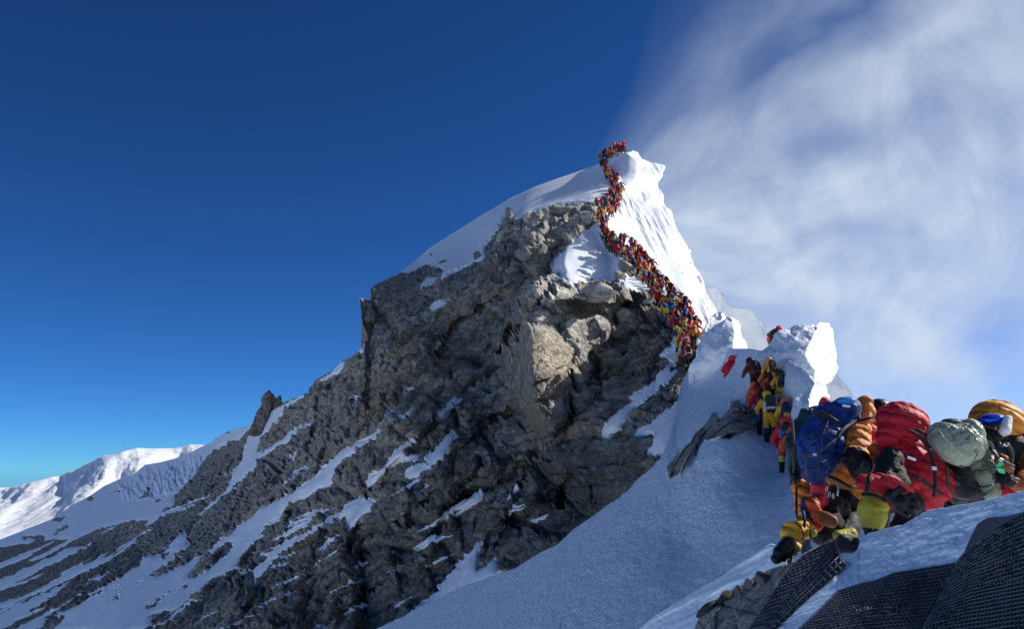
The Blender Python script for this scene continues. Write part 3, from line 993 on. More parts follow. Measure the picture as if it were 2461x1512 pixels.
ice_block('carved_snow_block', [
    [(1728, 776, 37.5), (1746, 765, 36.5), (1757, 763, 36.5), (1772, 770, 38), (1768, 770, 42)],
    [(1700, 795, 37), (1735, 786, 35.5), (1763, 782, 35.2), (1778, 788, 38), (1770, 788, 43)],
    [(1680, 822, 36.5), (1725, 815, 34.8), (1766, 808, 34.4), (1784, 812, 38), (1775, 812, 43)],
    [(1666, 860, 35.8), (1715, 850, 34.0), (1762, 828, 33.6), (1792, 836, 38), (1780, 836, 42)],
    [(1655, 905, 37), (1705, 900, 35.5), (1760, 895, 34.5), (1800, 890, 37), (1790, 890, 41)],
    [(1660, 950, 44), (1710, 950, 42), (1765, 945, 40), (1810, 940, 41), (1800, 940, 44)]],
    110, [34, 34, 24, 10], .17, 631)
ice_block('jutting_snow_slab', [
    [(1955, 925, 20.0), (1968, 918, 19.8), (1978, 926, 20.4), (1975, 926, 23)],
    [(1915, 952, 19.6), (1950, 938, 19.2), (1984, 945, 19.8), (1980, 945, 23)],
    [(1900, 985, 19.0), (1945, 975, 18.6), (1990, 985, 19.2), (1985, 985, 22)],
    [(1905, 1040, 18.4), (1950, 1030, 18.0), (2000, 1040, 18.6), (1995, 1040, 21)]],
    70, [30, 30, 10], .12, 661)


# ------------------------------------------------------------------ distant snow range
def build_far():
    top = np.array(C1([(-700, 820), (-400, 770), (-150, 735), (0, 715), (100, 690), (210, 660), (290, 638), (330, 635), (450, 590), (520, 555), (590, 520), (650, 510), (700, 492), (780, 472), (880, 475), (990, 475), (1040, 468),
                       (1090, 452), (1180, 455), (1300, 480), (1500, 560)]))
    xs = np.linspace(top[0, 0], top[-1, 0], 520)
    ty = np.interp(xs, top[:, 0], top[:, 1])
    nr = 230
    t = np.linspace(0, 1, nr)[:, None]
    PX = np.repeat(xs[None], nr, 0)
    PY = 1420 + (ty[None] - 1420) * t
    Y = 1700 + 3300 * t ** 1.1 + 0 * PX
    # spurs running down to the lower left
    ridge = lambda x0, y0, x1, y1, wd, am: am * np.exp(-(((PX - x0) * (y1 - y0) - (PY - y0) * (x1 - x0)) / math.hypot(x1 - x0, y1 - y0) / wd) ** 2) * np.clip(1.3 - np.abs(((PX - x0) * (x1 - x0) + (PY - y0) * (y1 - y0)) / ((x1 - x0) ** 2 + (y1 - y0) ** 2) - .5) * 1.3, 0, 1)
    Y = Y - ridge(275, 1090, 130, 1260, 26, 260) - ridge(90, 1155, -40, 1260, 20, 150) - ridge(330, 1080, 330, 1160, 60, 120)
    P = P3(PX, PY, Y)
    u = P[..., 0] + P[..., 2] * 1.2
    v = P[..., 1]
    P[..., 1] += 90 * (1 - 2 * np.abs(fbm(u / 420, P[..., 2] / 300, 701, 5))) * np.clip((1 - t) * 12, .1, 1) + 22 * fbm(u / 90, P[..., 2] / 60, 711, 4)
    P[..., 2] += 9 * fbm(u / 160, v / 300, 721, 4) * np.clip((1 - t) * 10, .15, 1)
    bk = [P[-1] + np.array([0, k * 160., -k * 70.]) for k in range(1, 12)]
    P = np.concatenate([P, np.array(bk)], 0)
    link('snow_mountains', grid_mesh('snow_mountains', P, MAT_FAR, smooth=True), kind='structure')


build_far()

# valley floor out to the horizon, far below
gm, gt, gb = new_mat('valley_glacier')
gpos, _g = world_pos(gt)
gn = gt.noise(gpos, 0.0006, 8, 0.62)
gt.link(gt.mix(gt.smooth(gn, .30, .46), (0.34, 0.35, 0.37), (0.84, 0.87, 0.90)), gb.inputs['Base Color'])
g = np.linspace(-1, 1, 160)
gx, gy = np.meshgrid(np.sign(g) * np.abs(g) ** 2.2 * 90000, np.sign(g) * np.abs(g) ** 2.2 * 90000)
gz = -1900 + 420 * fbm(gx / 5200, gy / 5200, 801, 5)
link('ground', grid_mesh('ground', np.stack([gx, gy, gz], -1), gm, smooth=True), kind='structure')
# ================================================================== near ledge, the fold of snow behind it
sil_e = [(1380, 1640), (1470, 1560), (1536, 1512), (1575, 1480), (1614, 1456), (1667, 1423), (1700, 1405), (1725, 1391), (1773, 1357), (1812, 1335), (1836, 1316), (1855, 1308), (1868, 1311), (1895, 1335), (1960, 1400), (2100, 1500)]
fE = rbf([(1380, 1640), (1536, 1512), (1667, 1423), (1773, 1357), (1855, 1308), (1960, 1400), (1700, 1512), (1850, 1450), (1500, 1700), (2000, 1600)], np.log([12.2, 11.4, 10.4, 9.5, 8.8, 8.2, 9.0, 8.2, 10.5, 7.2]), 1e-3)
sil_l = [(1540, 1720), (1620, 1600), (1664, 1530), (1672, 1505), (1684, 1475), (1732, 1434), (1793, 1403), (1819, 1384), (1855, 1369), (1908, 1350), (1923, 1335), (1965, 1315), (2003, 1298), (2010, 1312), (2032, 1350), (2045, 1336),
         (2060, 1322), (2067, 1298), (2087, 1282), (2110, 1276), (2135, 1268), (2170, 1262), (2190, 1250), (2209, 1240), (2228, 1228), (2260, 1222), (2299, 1216), (2346, 1209), (2405, 1193), (2461, 1179), (2560, 1150), (2700, 1110)]
fL = rbf([(2461, 1179), (2209, 1240), (2091, 1279), (2036, 1350), (1923, 1335), (1819, 1384), (1672, 1512), (1835, 1507), (2000, 1512), (2200, 1512), (2461, 1512), (2461, 1300), (2250, 1400), (2000, 1400), (1600, 1700), (2000, 1700), (2461, 1700), (2700, 1700), (2700, 1110)],
         np.log([4.6, 5.45, 6.0, 5.95, 7.4, 8.4, 8.4, 6.5, 5.2, 4.35, 3.75, 4.25, 4.8, 5.6, 7.8, 4.5, 3.2, 2.8, 3.9]), 1e-3)
ROCK_L = [C9([(-40, 1560), (20, 1440), (60, 1330), (270, 1160), (630, 960), (780, 880), (860, 840), (1010, 860), (960, 1100), (860, 1300), (700, 1560)])]


def ledge_detail(PX, PY, Y):
    """snow relief of the near ledge in metres, towards the camera"""
    al = PX * .92 - PY * .39
    ac = PX * .39 + PY * .92
    h = .10 * fbm(al / 150, ac / 46, 901, 4) + .03 * fbm(al / 30, ac / 10, 905, 4) + .010 * fbm(al / 8, ac / 5, 909, 3)
    return h


def column_layer(name, sil, fY, bottom, nr, step, mat, rocks, back, relief, amp_edge=14, rs=.1, key=None, raywise=True):
    sa = np.array(sil, float)
    xs = np.arange(sa[0, 0], sa[-1, 0], step)
    top = np.interp(xs, sa[:, 0], sa[:, 1]) + 1.6 * fbm(xs / 9, xs * 0, 911, 3)
    t = np.linspace(0, 1, nr)[:, None]
    PX = np.repeat(xs[None], nr, 0)
    k_ = np.exp(-np.linspace(-2.5, 2.5, 41) ** 2)
    tops = np.convolve(np.pad(top, 20, mode='edge'), k_ / k_.sum(), 'valid')
    bl = np.clip((t - .5) / .5, 0, 1)
    PY = bottom + ((tops[None] * (1 - bl) + top[None] * bl) - bottom) * t
    Y = np.exp(fY(PX, PY))
    P = P3(PX, PY, Y)
    wx = 4 * fbm(PX / 12, PY / 12, 921, 3)
    wy = 4 * fbm(PX / 12, PY / 12, 931, 3)
    rock = np.zeros(PX.shape, bool)
    for p in rocks:
        rock |= inpoly(PX + wx, PY + wy, p)
    snow = blur(~rock, 2)
    h = relief(PX, PY, Y) * snow
    if rocks:
        h = h + (1 - snow) * (rock_relief(np.stack([P[..., 0], P[..., 1], P[..., 2]], -1), PX, PY, rs) * .8 - .03)
    amp = np.clip((PY - win_min(top, 6)[None]) / amp_edge, .12, 1)
    P = P * (1 - h * amp / Y)[..., None]
    if key:
        SURF[key] = (xs, PY, P)
    last = P[-1]
    bk = []
    for k in range(1, 18):
        d = back[0] * (k / 18) ** 1.3
        e = last * (1 + d / last[:, 1])[:, None]
        e[:, 2] -= d * back[1] + d * d * back[2]
        e[:, 2] += .03 * fbm(e[:, 0] / .5, e[:, 1] / .5, 941, 3)
        bk.append(e)
    P = np.concatenate([P, np.array(bk)], 0)
    s2 = np.concatenate([snow, np.ones((17, len(xs)))], 0)
    me = grid_mesh(name, P, mat, {'snow': s2}, smooth=s2)
    return link(name, me, kind='structure')


MAT_LEDGE = terrain_mat('ledge_snow_rock', 8.0, 0.0, 0.012, ice=.8)
column_layer('snow_fold', sil_e, lambda x, y: fE(x, y), 1700, 120, 2.4, MAT_LEDGE, [], (4, .25, .1),
             lambda PX, PY, Y: .16 * fbm((PX * .86 - PY * .5) / 160, (PX * .5 + PY * .86) / 26, 951, 3) + .02 * fbm(PX / 8, PY / 8, 955, 3), key='fold')
column_layer('near_snow_ledge', sil_l, lambda x, y: fL(x, y), 1700, 260, 1.7, MAT_LEDGE, ROCK_L, (4.5, .30, .05), ledge_detail, key='ledge')


# ------------------------------------------------------------------ black nets lying on the ledge
def ledgeY(px, py, off=0.0):
    Y = np.exp(fL(px, py))
    h = ledge_detail(px, py, Y)
    return Y - np.maximum(h, 0) * 1.0 - off


net_m, t_, b_ = new_mat('black_net_backing')
p_, g_ = world_pos(t_)
n_ = t_.noise(p_, 14, 4, 0.6)
t_.link(t_.mix(t_.smooth(n_, .3, .7), (0.008, 0.010, 0.016), (0.022, 0.026, 0.040)), b_.inputs['Base Color'])
b_.inputs['Roughness'].default_value = .75
cord_dark, t_, b_ = new_mat('dark_net_cord')
b_.inputs['Base Color'].default_value = (0.075, 0.085, 0.115, 1)
b_.inputs['Roughness'].default_value = .6
cord_light, t_, b_ = new_mat('grey_net_cord')
b_.inputs['Base Color'].default_value = (0.17, 0.205, 0.225, 1)
b_.inputs['Roughness'].default_value = .6
grey_fab, t_, b_ = new_mat('grey_tarpaulin')
p_, g_ = world_pos(t_)
n_ = t_.noise(p_, 9, 5, 0.6)
t_.link(t_.mix(n_, (0.06, 0.066, 0.08), (0.11, 0.115, 0.13)), b_.inputs['Base Color'])
b_.inputs['Roughness'].default_value = .7


def resample(line, n):
    L = np.array(line, float)
    d = np.concatenate([[0], np.cumsum(np.hypot(*np.diff(L, axis=0).T))])
    q = np.linspace(0, d[-1], n)
    return np.stack([np.interp(q, d, L[:, 0]), np.interp(q, d, L[:, 1])], -1)


def net_patch(top, bot, nu, nv, off, sag=0.0, seed=0):
    T = resample(top, nu)
    B = resample(bot, nu)
    f = np.linspace(0, 1, nv)[:, None, None]
    Q = T[None] * (1 - f) + B[None] * f
    PX, PY = Q[..., 0], Q[..., 1]
    PX = PX + 2.5 * fbm(PX / 90, PY / 70, 971 + seed, 2)
    PY = PY + 2.5 * fbm(PX / 90, PY / 70, 972 + seed, 2)
    Y = ledgeY(PX, PY, off + .025 * (fbm(PX / 60, PY / 60, 973 + seed, 3) + .6))
    return P3(PX, PY, Y)


def strands(P, w, every_u, every_v, lift, org):
    """raised cords along both directions of a surface grid, as one mesh"""
    n = grid_normals(P)
    du = np.gradient(P, axis=1)
    du /= np.linalg.norm(du, axis=-1, keepdims=True)
    dv = np.gradient(P, axis=0)
    dv /= np.linalg.norm(dv, axis=-1, keepdims=True)
    V_, F_ = [], []
    base = 0

    def strip(c, nn, side, ww):
        nonlocal base
        m = len(c)
        a = c - side * ww
        b = c + nn * lift
        d = c + side * ww
        V_.append(np.stack([a, b, d], 1).reshape(-1, 3))
        i = np.arange(m - 1) * 3 + base
        F_.append(np.stack([i, i + 1, i + 4, i + 3], -1))
        F_.append(np.stack([i + 1, i + 2, i + 5, i + 4], -1))
        base += m * 3
    for r in range(0, P.shape[0], every_v):
        strip(P[r] + n[r] * .002, n[r], dv[r], w)
    for c in range(0, P.shape[1], every_u):
        strip(P[:, c] + n[:, c] * .003, n[:, c], du[:, c], w * .8)
    Vv = np.concatenate(V_) - org
    Ff = np.concatenate(F_)
    me = bpy.data.meshes.new('netting')
    me.from_pydata(Vv.tolist(), [], Ff.tolist())
    me.update()
    return me


def make_net(label, patches, panel=None):
    root = bpy.data.objects.new('safety_net', None)
    COL.objects.link(root)
    root['label'] = label
    root['category'] = 'net'
    P0 = patches[0][0]
    org = P0.reshape(-1, 3).mean(0)
    root.location = org
    for P, cm, w, eu, ev, lf in patches:
        me = grid_mesh('net_backing', P - org, net_m, smooth=True)
        link('net_backing', me, root)
        sme = strands(P, w, eu, ev, lf, org)
        sme.materials.append(cm)
        link('netting', sme, root, kind='stuff')
    if panel is not None:
        link('tarpaulin', grid_mesh('tarpaulin', panel - org, grey_fab, smooth=True), root)
    return root


big_left = net_patch(C6([(455, 1284), (560, 1256), (690, 1222), (800, 1175), (1000, 1142), (1175, 1112)]), C6([(-20, 1760), (250, 1740), (500, 1730), (860, 1720)]), 190, 150, .03, seed=1)
big_right = net_patch(C6([(1182, 1110), (1235, 1045), (1330, 960), (1480, 862), (1592, 806), (1760, 750)]), C6([(880, 1720), (1040, 1720), (1200, 1720), (1450, 1720), (1900, 1700)]), 260, 200, .045, seed=2)
panel = net_patch(C6([(1228, 1046), (1262, 958), (1308, 872), (1370, 836), (1480, 828), (1592, 800)]), C6([(1230, 1052), (1330, 970), (1420, 905), (1480, 872), (1540, 836), (1600, 812)]), 60, 16, .05, seed=3)
make_net('large black net with a fine square grid over the nearest snow, bottom right corner', [(big_left, cord_dark, .0034, 6, 6, .005), (big_right, cord_light, .0020, 7, 6, .004)], panel)
small = net_patch(C9([(1000, 830), (1100, 765), (1250, 690), (1400, 630)]), C9([(470, 1640), (520, 1640), (580, 1640), (640, 1640)]), 60, 200, .05, seed=4)
small2 = net_patch(C9([(1010, 860), (1100, 775), (1250, 700), (1400, 632), (1450, 800), (1520, 880)]), C9([(480, 1640), (540, 1640), (600, 1640), (640, 1640), (655, 1640), (670, 1640)]), 130, 150, .04, seed=5)
make_net('narrow dark net hanging down the rock between the brown slab and the strip of snow', [(small2, cord_dark, .0065, 10, 8, .008)])

# the dark bevelled lip of stones along the left rim of the ledge -> loose stones, each its own
rock_m, t_, b_ = new_mat('loose_rock')
oi = t_.n('ShaderNodeObjectInfo')
p_, g_ = world_pos(t_)
c_ = rock_colour(t_, p_, 2.2)
t_.link(t_.mix(1.0, c_, oi.outputs['Color'], 'MULTIPLY'), b_.inputs['Base Color'])
b_.inputs['Roughness'].default_value = .9
hb = t_.noise(p_, 5, 9, .75)
bp = t_.n('ShaderNodeBump')
bp.inputs['Distance'].default_value = .12
t_.link(hb, bp.inputs['Height'])
t_.link(bp.outputs[0], b_.inputs['Normal'])


def rock_mesh(seed, n=3, cuts=9, rough=.10):
    """a faceted block: a subdivided ball cut by random planes"""
    r = np.random.RandomState(seed)
    bm = bmesh.new()
    bmesh.ops.create_icosphere(bm, subdivisions=n, radius=1)
    dirs = r.normal(size=(cuts, 3))
    dirs /= np.linalg.norm(dirs, axis=1, keepdims=True)
    offs = r.uniform(.45, .8, cuts)
    for v in bm.verts:
        p = np.array(v.co)
        for d, o in zip(dirs, offs):
            s = p @ d
            if s > o:
                p = p - d * (s - o) * .93
        k = float(fbm(np.array([p[0] * 2.3 + seed]), np.array([p[1] * 2.3 + p[2] * 1.7]), seed, 3)[0])
        v.co = p * (1 + rough * k)
    me = bpy.data.meshes.new('boulder')
    bm.to_mesh(me)
    bm.free()
    me.materials.append(rock_m)
    return me


ROCKM = [rock_mesh(40 + i) for i in range(7)]
# px, py, radius in traced px, stretch (x, y, z), tilt, tint, surface, label
BOULD = [
    (1412, 521, 27, (.9, .8, 1.0), 20, 1.15, 'main', 'large pale square block at the top of the rock face, left of the queue'),
    (1348, 508, 25, (1.2, .9, .8), -15, .75, 'main', 'dark rounded block ringed with snow, left of the large pale block'),
    (1318, 522, 15, (.7, .8, 1.2), -20, 1.45, 'main', 'bright tan boulder at the right end of the small row under the snow crest'),
    (1293, 530, 13, (.8, .8, 1.15), 10, 1.2, 'main', 'pale wedge boulder in the middle of the small boulder row under the snow crest'),
    (1268, 528, 16, (.75, .8, 1.35), 8, 1.15, 'main', 'tall pale boulder at the left end of the small boulder row'),
    (1224, 520, 20, (.9, .9, 1.4), -12, .8, 'main', 'grey rock tooth at the upper left corner of the dark rock head'),
    (1204, 568, 15, (.8, .9, 1.1), 24, 1.35, 'main', 'light stone jutting from the left flank of the rock head over the snow bank'),
    (1148, 614, 15, (.8, .8, 1.3), 18, .7, 'main', 'dark upright stone poking from the bright snow bank'),
    (1036, 612, 5, (1.3, .9, .7), 20, .6, 'main', 'tiny dark stone alone on the grey snow below the left skyline'),
    (1064, 628, 7, (1.8, .9, .5), -24, .6, 'main', 'small flat dark stone on the snow to the left of the rock head'),
    (1432, 702, 36, (1.3, .8, .75), 8, 1.35, 'main', 'broad ochre boulder under the foot of the triangular snow patch'),
    (1470, 742, 26, (1.2, .9, .8), -25, 1.25, 'main', 'grey tan block just below and right of the broad ochre boulder'),
    (1505, 762, 34, (1.0, .9, .85), -35, 1.3, 'main', 'big rounded boulder with sunlit shoulders in the rubble left of the queue'),
    (1550, 792, 17, (1.1, .9, .8), -30, 1.2, 'main', 'small bright edged stone at the lower right of the big rounded boulder'),
    (1493, 664, 18, (1.2, .9, .9), 35, 1.1, 'main', 'grey boulder beside the bend of the queue, right of the triangular snow patch'),
    (1503, 640, 20, (1.3, .9, .8), 15, .8, 'main', 'dull grey boulder half under the queue, above the snow tongue'),
    (1478, 800, 24, (1.0, .9, .8), 12, .85, 'main', 'shaded grey block in the rubble below the big rounded boulder'),
    (1524, 832, 27, (1.2, .9, .7), -30, .8, 'main', 'long shaded block leaning down left in the rubble'),
    (1470, 868, 30, (.9, .9, 1.0), 10, .8, 'main', 'tall shaded block above the dark cleft, right of the sunlit buttress'),
    (1432, 786, 17, (1.2, .9, .8), 30, 1.3, 'main', 'small pale stone at the right edge of the sunlit buttress'),
    (1402, 748, 15, (1.2, .9, .8), 15, 1.3, 'main', 'small pale stone on top of the sunlit buttress'),
    (1560, 722, 15, (1.4, .9, .6), -32, 1.3, 'main', 'flat tan slab in the snow patch left of the steep stretch of queue'),
    (1858, 1334, 22, (1.1, 1, .9), 30, .35, 'ledge_', None),
]
for i, (px, py, r, st, tilt, tint, key, lab) in enumerate(BOULD):
    if lab is None:
        continue
    q = on_surf(key, px, py + r * .4)
    Y = q[1]
    o = link('boulder', ROCKM[i % len(ROCKM)])
    rr = r * Y / FPX
    o.location = P3(px, py, Y - rr * .15)
    o.scale = (rr * st[0], rr * st[1], rr * st[2])
    o.rotation_euler = (random.uniform(-.3, .3), math.radians(tilt), random.uniform(-.6, .6))
    o.color = (tint, tint, tint * .98, 1)
    o['label'] = lab
    o['category'] = 'boulder'

# dark stones along the rim of the ledge
RIM = [(1700, 1466, 20, (1.6, 1, .6), -35, 'long dark stone at the lower left end of the rocky rim in the bottom right'),
       (1742, 1436, 16, (1.5, 1, .7), -28, 'dark flat stone second from the left along the rocky rim of the near ledge'),
       (1776, 1420, 13, (1.1, 1, .9), 10, 'small grey stone with a light face in the middle of the rocky rim'),
       (1803, 1404, 14, (1.0, 1, 1.0), -15, 'pale grey stone in the rocky rim, right of the middle'),
       (1838, 1392, 22, (1.1, 1, 1.0), 20, 'largest dark stone of the rim, below the black boot of the kneeling climber')]
for i, (px, py, r, st, tilt, lab) in enumerate(RIM):
    Y = float(np.exp(fL(np.array([px * 1.]), np.array([py + 6.])))[0])
    rr = r * Y / FPX
    o = link('boulder', ROCKM[(i + 3) % len(ROCKM)])
    o.location = P3(px, py, Y - .02)
    o.scale = (rr * st[0], rr * st[1], rr * st[2])
    o.rotation_euler = (random.uniform(-.3, .3), math.radians(tilt), random.uniform(-.6, .6))
    k = [.35, .3, .6, .8, .45][i]
    o.color = (k, k, k, 1)
    o['label'] = lab
    o['category'] = 'stone'
    o['group'] = 'stones along the rocky rim'

# ------------------------------------------------------------------ the rock tower on the left skyline
def spire():
    root = bpy.data.objects.new('rock_tower', None)
    COL.objects.link(root)
    root['label'] = 'jagged dark brown rock tower standing alone on the left skyline'
    root['category'] = 'rock tower'
    Y = float(base_Y(np.array([650.]), np.array([1010.]))[0]) * 1.04
    root.location = V(645, 1020, Y)
    k = Y / FPX
    pins = [(630, 1026, 647, 938, 19), (640, 1022, 656, 946, 15), (652, 1016, 664, 956, 15), (660, 1006, 673, 950, 12), (618, 1030, 634, 966, 15), (666, 1000, 677, 966, 9), (612, 1032, 620, 996, 12)]
    for i, (bx, by, tx, ty, r) in enumerate(pins):
        bm = bmesh.new()
        n, m = 9, 12
        a = P3(bx, by + 16, Y + (i % 3 - 1) * 4)
        b = P3(tx, ty, Y + (i % 3 - 1) * 4)
        rings = []
        for j in range(m + 1):
            f = j / m
            c = a * (1 - f) + b * f
            rad = r * k * (1.15 - .85 * f ** 1.3) * (1 if j < m else .25)
            ring = []
            for q in range(n):
                an = q / n * 2 * math.pi
                nz = 1 + .38 * float(fbm(np.array([q * 1.3 + i * 7]), np.array([j * .55]), 50 + i, 2)[0]) * 1.6
                ring.append(bm.verts.new(Vector(c.tolist()) - root.location + Vector((math.cos(an) * rad * nz, math.sin(an) * rad * nz * 1.2, .25 * rad * (nz - 1)))))
            rings.append(ring)
        for j in range(m):
            for q in range(n):
                bm.faces.new([rings[j][q], rings[j][(q + 1) % n], rings[j + 1][(q + 1) % n], rings[j + 1][q]])
        bm.faces.new(rings[-1])
        me = bpy.data.meshes.new('pinnacle')
        bm.to_mesh(me)
        bm.free()
        me.materials.append(rock_m)
        o = link('pinnacle', me, root)
        o.color = (.62, .54, .50, 1)


spire()
# ================================================================== bodies as one smooth skin (distance field -> surface net)
class Cap:   # tapered capsule
    def __init__(s, a, b, ra, rb, mat=0, quilt=0, per=.075, k=None):
        s.a, s.b, s.ra, s.rb, s.mat, s.q, s.per = np.array(a, float), np.array(b, float), ra, rb, mat, quilt, per

    def box(s):
        r = max(s.ra, s.rb) + s.q
        return np.minimum(s.a, s.b) - r, np.maximum(s.a, s.b) + r

    def d(s, X):
        ab = s.b - s.a
        L2 = max(ab @ ab, 1e-12)
        t = np.clip(((X - s.a) @ ab) / L2, 0, 1)
        r = s.ra + (s.rb - s.ra) * t
        if s.q:
            u = ((X - s.a) @ ab) / math.sqrt(L2)
            r = r + s.q * (np.abs(np.sin(math.pi * u / s.per)) ** .6 - .6)
        return np.linalg.norm(X - s.a - t[..., None] * ab, axis=-1) - r


class Ell:   # ellipsoid, rotated about Y by ang (degrees) then yaw about Z
    def __init__(s, c, r, mat=0, ang=0, yaw=0, quilt=0, per=.08, ax=2):
        s.c, s.r, s.mat, s.q, s.per, s.ax = np.array(c, float), np.array(r, float), mat, quilt, per, ax
        s.M = np.array(Matrix.Rotation(math.radians(yaw), 3, 'Z') @ Matrix.Rotation(math.radians(ang), 3, 'Y'))

    def box(s):
        m = s.r.max() + s.q
        return s.c - m, s.c + m

    def d(s, X):
        p = (X - s.c) @ s.M
        k0 = np.linalg.norm(p / s.r, axis=-1)
        k1 = np.linalg.norm(p / s.r ** 2, axis=-1)
        d = k0 * (k0 - 1) / np.maximum(k1, 1e-6)
        if s.q:
            d = d - s.q * (np.abs(np.sin(math.pi * p[..., s.ax] / s.per)) ** .6 - .6)
        return d


class Box:   # rounded box
    def __init__(s, c, h, rnd, mat=0, ang=0, yaw=0, pitch=0):
        s.c, s.h, s.rnd, s.mat = np.array(c, float), np.array(h, float), rnd, mat
        s.M = np.array(Matrix.Rotation(math.radians(yaw), 3, 'Z') @ Matrix.Rotation(math.radians(ang), 3, 'Y') @ Matrix.Rotation(math.radians(pitch), 3, 'X'))

    def box(s):
        m = np.linalg.norm(s.h) + .01
        return s.c - m, s.c + m

    def d(s, X):
        p = np.abs((X - s.c) @ s.M) - (s.h - s.rnd)
        return np.linalg.norm(np.maximum(p, 0), axis=-1) + np.minimum(p.max(-1), 0) - s.rnd


def sdf_mesh(name, prims, vox, mats, k=.03, cuts=(), org=(0, 0, 0), noise=0.0, nscale=8.0, paint=()):
    """prims joined with a smooth minimum; cuts = spheres etc. subtracted; paint = [(centre, radius, mat)]"""
    lo = np.min([p.box()[0] for p in prims], 0) - vox * 3 - k
    hi = np.max([p.box()[1] for p in prims], 0) + vox * 3 + k
    n = np.ceil((hi - lo) / vox).astype(int) + 1
    ax = [lo[i] + vox * np.arange(n[i]) for i in range(3)]
    X = np.stack(np.meshgrid(*ax, indexing='ij'), -1)
    f = np.full(X.shape[:3], 1e3)
    for p in prims:
        b0, b1 = p.box()
        m = 4 * vox + 2 * k
        i0 = np.maximum(((b0 - m - lo) / vox).astype(int), 0)
        i1 = np.minimum(((b1 + m - lo) / vox).astype(int) + 2, n)
        sl = tuple(slice(i0[i], i1[i]) for i in range(3))
        d = p.d(X[sl])
        a = f[sl]
        h = np.clip(.5 + .5 * (a - d) / k, 0, 1)
        h = np.where(np.abs(a - d) > k, (d < a).astype(float), h)
        f[sl] = a * (1 - h) + d * h - k * h * (1 - h) * (np.abs(a - d) <= k)
    for c in cuts:
        f = np.maximum(f, -c.d(X))
    if noise:
        q = X * nscale
        f = f + noise * (fbm(q[..., 0] + q[..., 2] * .6, q[..., 1] - q[..., 2] * .8, 77, 3))
        # creases: narrow valleys where a slow field crosses zero
        g = fbm(q[..., 0] * .9 - q[..., 2] * .35, q[..., 2] * 1.1 + q[..., 1] * .5, 78, 3)
        f = f + noise * 1.1 * np.clip(1 - np.abs(g) / .07, 0, 1)
    S = f < 0
    c8 = [S[i:n[0] - 1 + i, j:n[1] - 1 + j, l:n[2] - 1 + l] for i in (0, 1) for j in (0, 1) for l in (0, 1)]
    cnt = sum(c.astype(int) for c in c8)
    act = (cnt > 0) & (cnt < 8)
    idx = np.full(act.shape, -1)
    ii = np.argwhere(act)
    idx[act] = np.arange(len(ii))
    acc = np.zeros((len(ii), 3))
    num = np.zeros(len(ii))
    for (d, (o1, o2)) in ((0, (1, 2)), (1, (0, 2)), (2, (0, 1))):
        for u in (0, 1):
            for v in (0, 1):
                s0 = ii.copy()
                s0[:, o1] += u
                s0[:, o2] += v
                s1 = s0.copy()
                s1[:, d] += 1
                fa = f[s0[:, 0], s0[:, 1], s0[:, 2]]
                fb = f[s1[:, 0], s1[:, 1], s1[:, 2]]
                m = (fa < 0) != (fb < 0)
                t = np.where(m, fa / np.where(m, fa - fb, 1), 0)
                pos = s0 - ii + 0.0
                pos[:, d] += t
                acc += np.where(m[:, None], pos, 0)
                num += m
    V_ = lo + vox * (ii + acc / num[:, None])
    F_ = []
    for d in range(3):
        o1, o2 = [(1, 2), (2, 0), (0, 1)][d]
        sh = [slice(None)] * 3
        a_ = [slice(None)] * 3
        b_ = [slice(None)] * 3
        a_[d] = slice(0, n[d] - 1)
        b_[d] = slice(1, n[d])
        e = S[tuple(a_)] != S[tuple(b_)]
        pts = np.argwhere(e)
        ok = (pts[:, o1] > 0) & (pts[:, o2] > 0) & (pts[:, o1] < n[o1] - 1) & (pts[:, o2] < n[o2] - 1)
        pts = pts[ok]
        ins = S[pts[:, 0], pts[:, 1], pts[:, 2]]
        q = []
        for (u, v) in ((1, 1), (0, 1), (0, 0), (1, 0)):
            r = pts.copy()
            r[:, o1] -= u
            r[:, o2] -= v
            q.append(idx[r[:, 0], r[:, 1], r[:, 2]])
        q = np.stack(q, -1)
        q = np.where(ins[:, None], q, q[:, ::-1])
        F_.append(q)
    F_ = np.concatenate(F_)
    F_ = F_[(F_ >= 0).all(1)]
    me = bpy.data.meshes.new(name)
    me.vertices.add(len(V_))
    me.vertices.foreach_set('co', (V_ - np.array(org)).astype(np.float32).ravel())
    me.loops.add(len(F_) * 4)
    me.loops.foreach_set('vertex_index', F_.ravel().astype(np.int32))
    me.polygons.add(len(F_))
    me.polygons.foreach_set('loop_start', np.arange(0, len(F_) * 4, 4, dtype=np.int32))
    me.polygons.foreach_set('loop_total', np.full(len(F_), 4, np.int32))
    for m in mats:
        me.materials.append(m)
    C = V_[F_].mean(1)
    best = np.full(len(C), 1e9)
    mi = np.zeros(len(C), np.int32)
    for p in prims:
        d = p.d(C)
        m = d < best
        best = np.where(m, d, best)
        mi = np.where(m, p.mat, mi)
    for (c, r, mm) in paint:
        if isinstance(c, tuple) and len(c) == 2 and hasattr(c[0], '__len__'):
            a, b = np.array(c[0]), np.array(c[1])
            ab = b - a
            t = np.clip(((C - a) @ ab) / (ab @ ab), 0, 1)
            dd = np.linalg.norm(C - a - t[:, None] * ab, axis=-1)
        else:
            dd = np.linalg.norm(C - np.array(c), axis=-1)
        mi = np.where(dd < r, mm, mi)
    me.polygons.foreach_set('material_index', mi)
    me.polygons.foreach_set('use_smooth', np.ones(len(F_), bool))
    me.update(calc_edges=True)
    return me


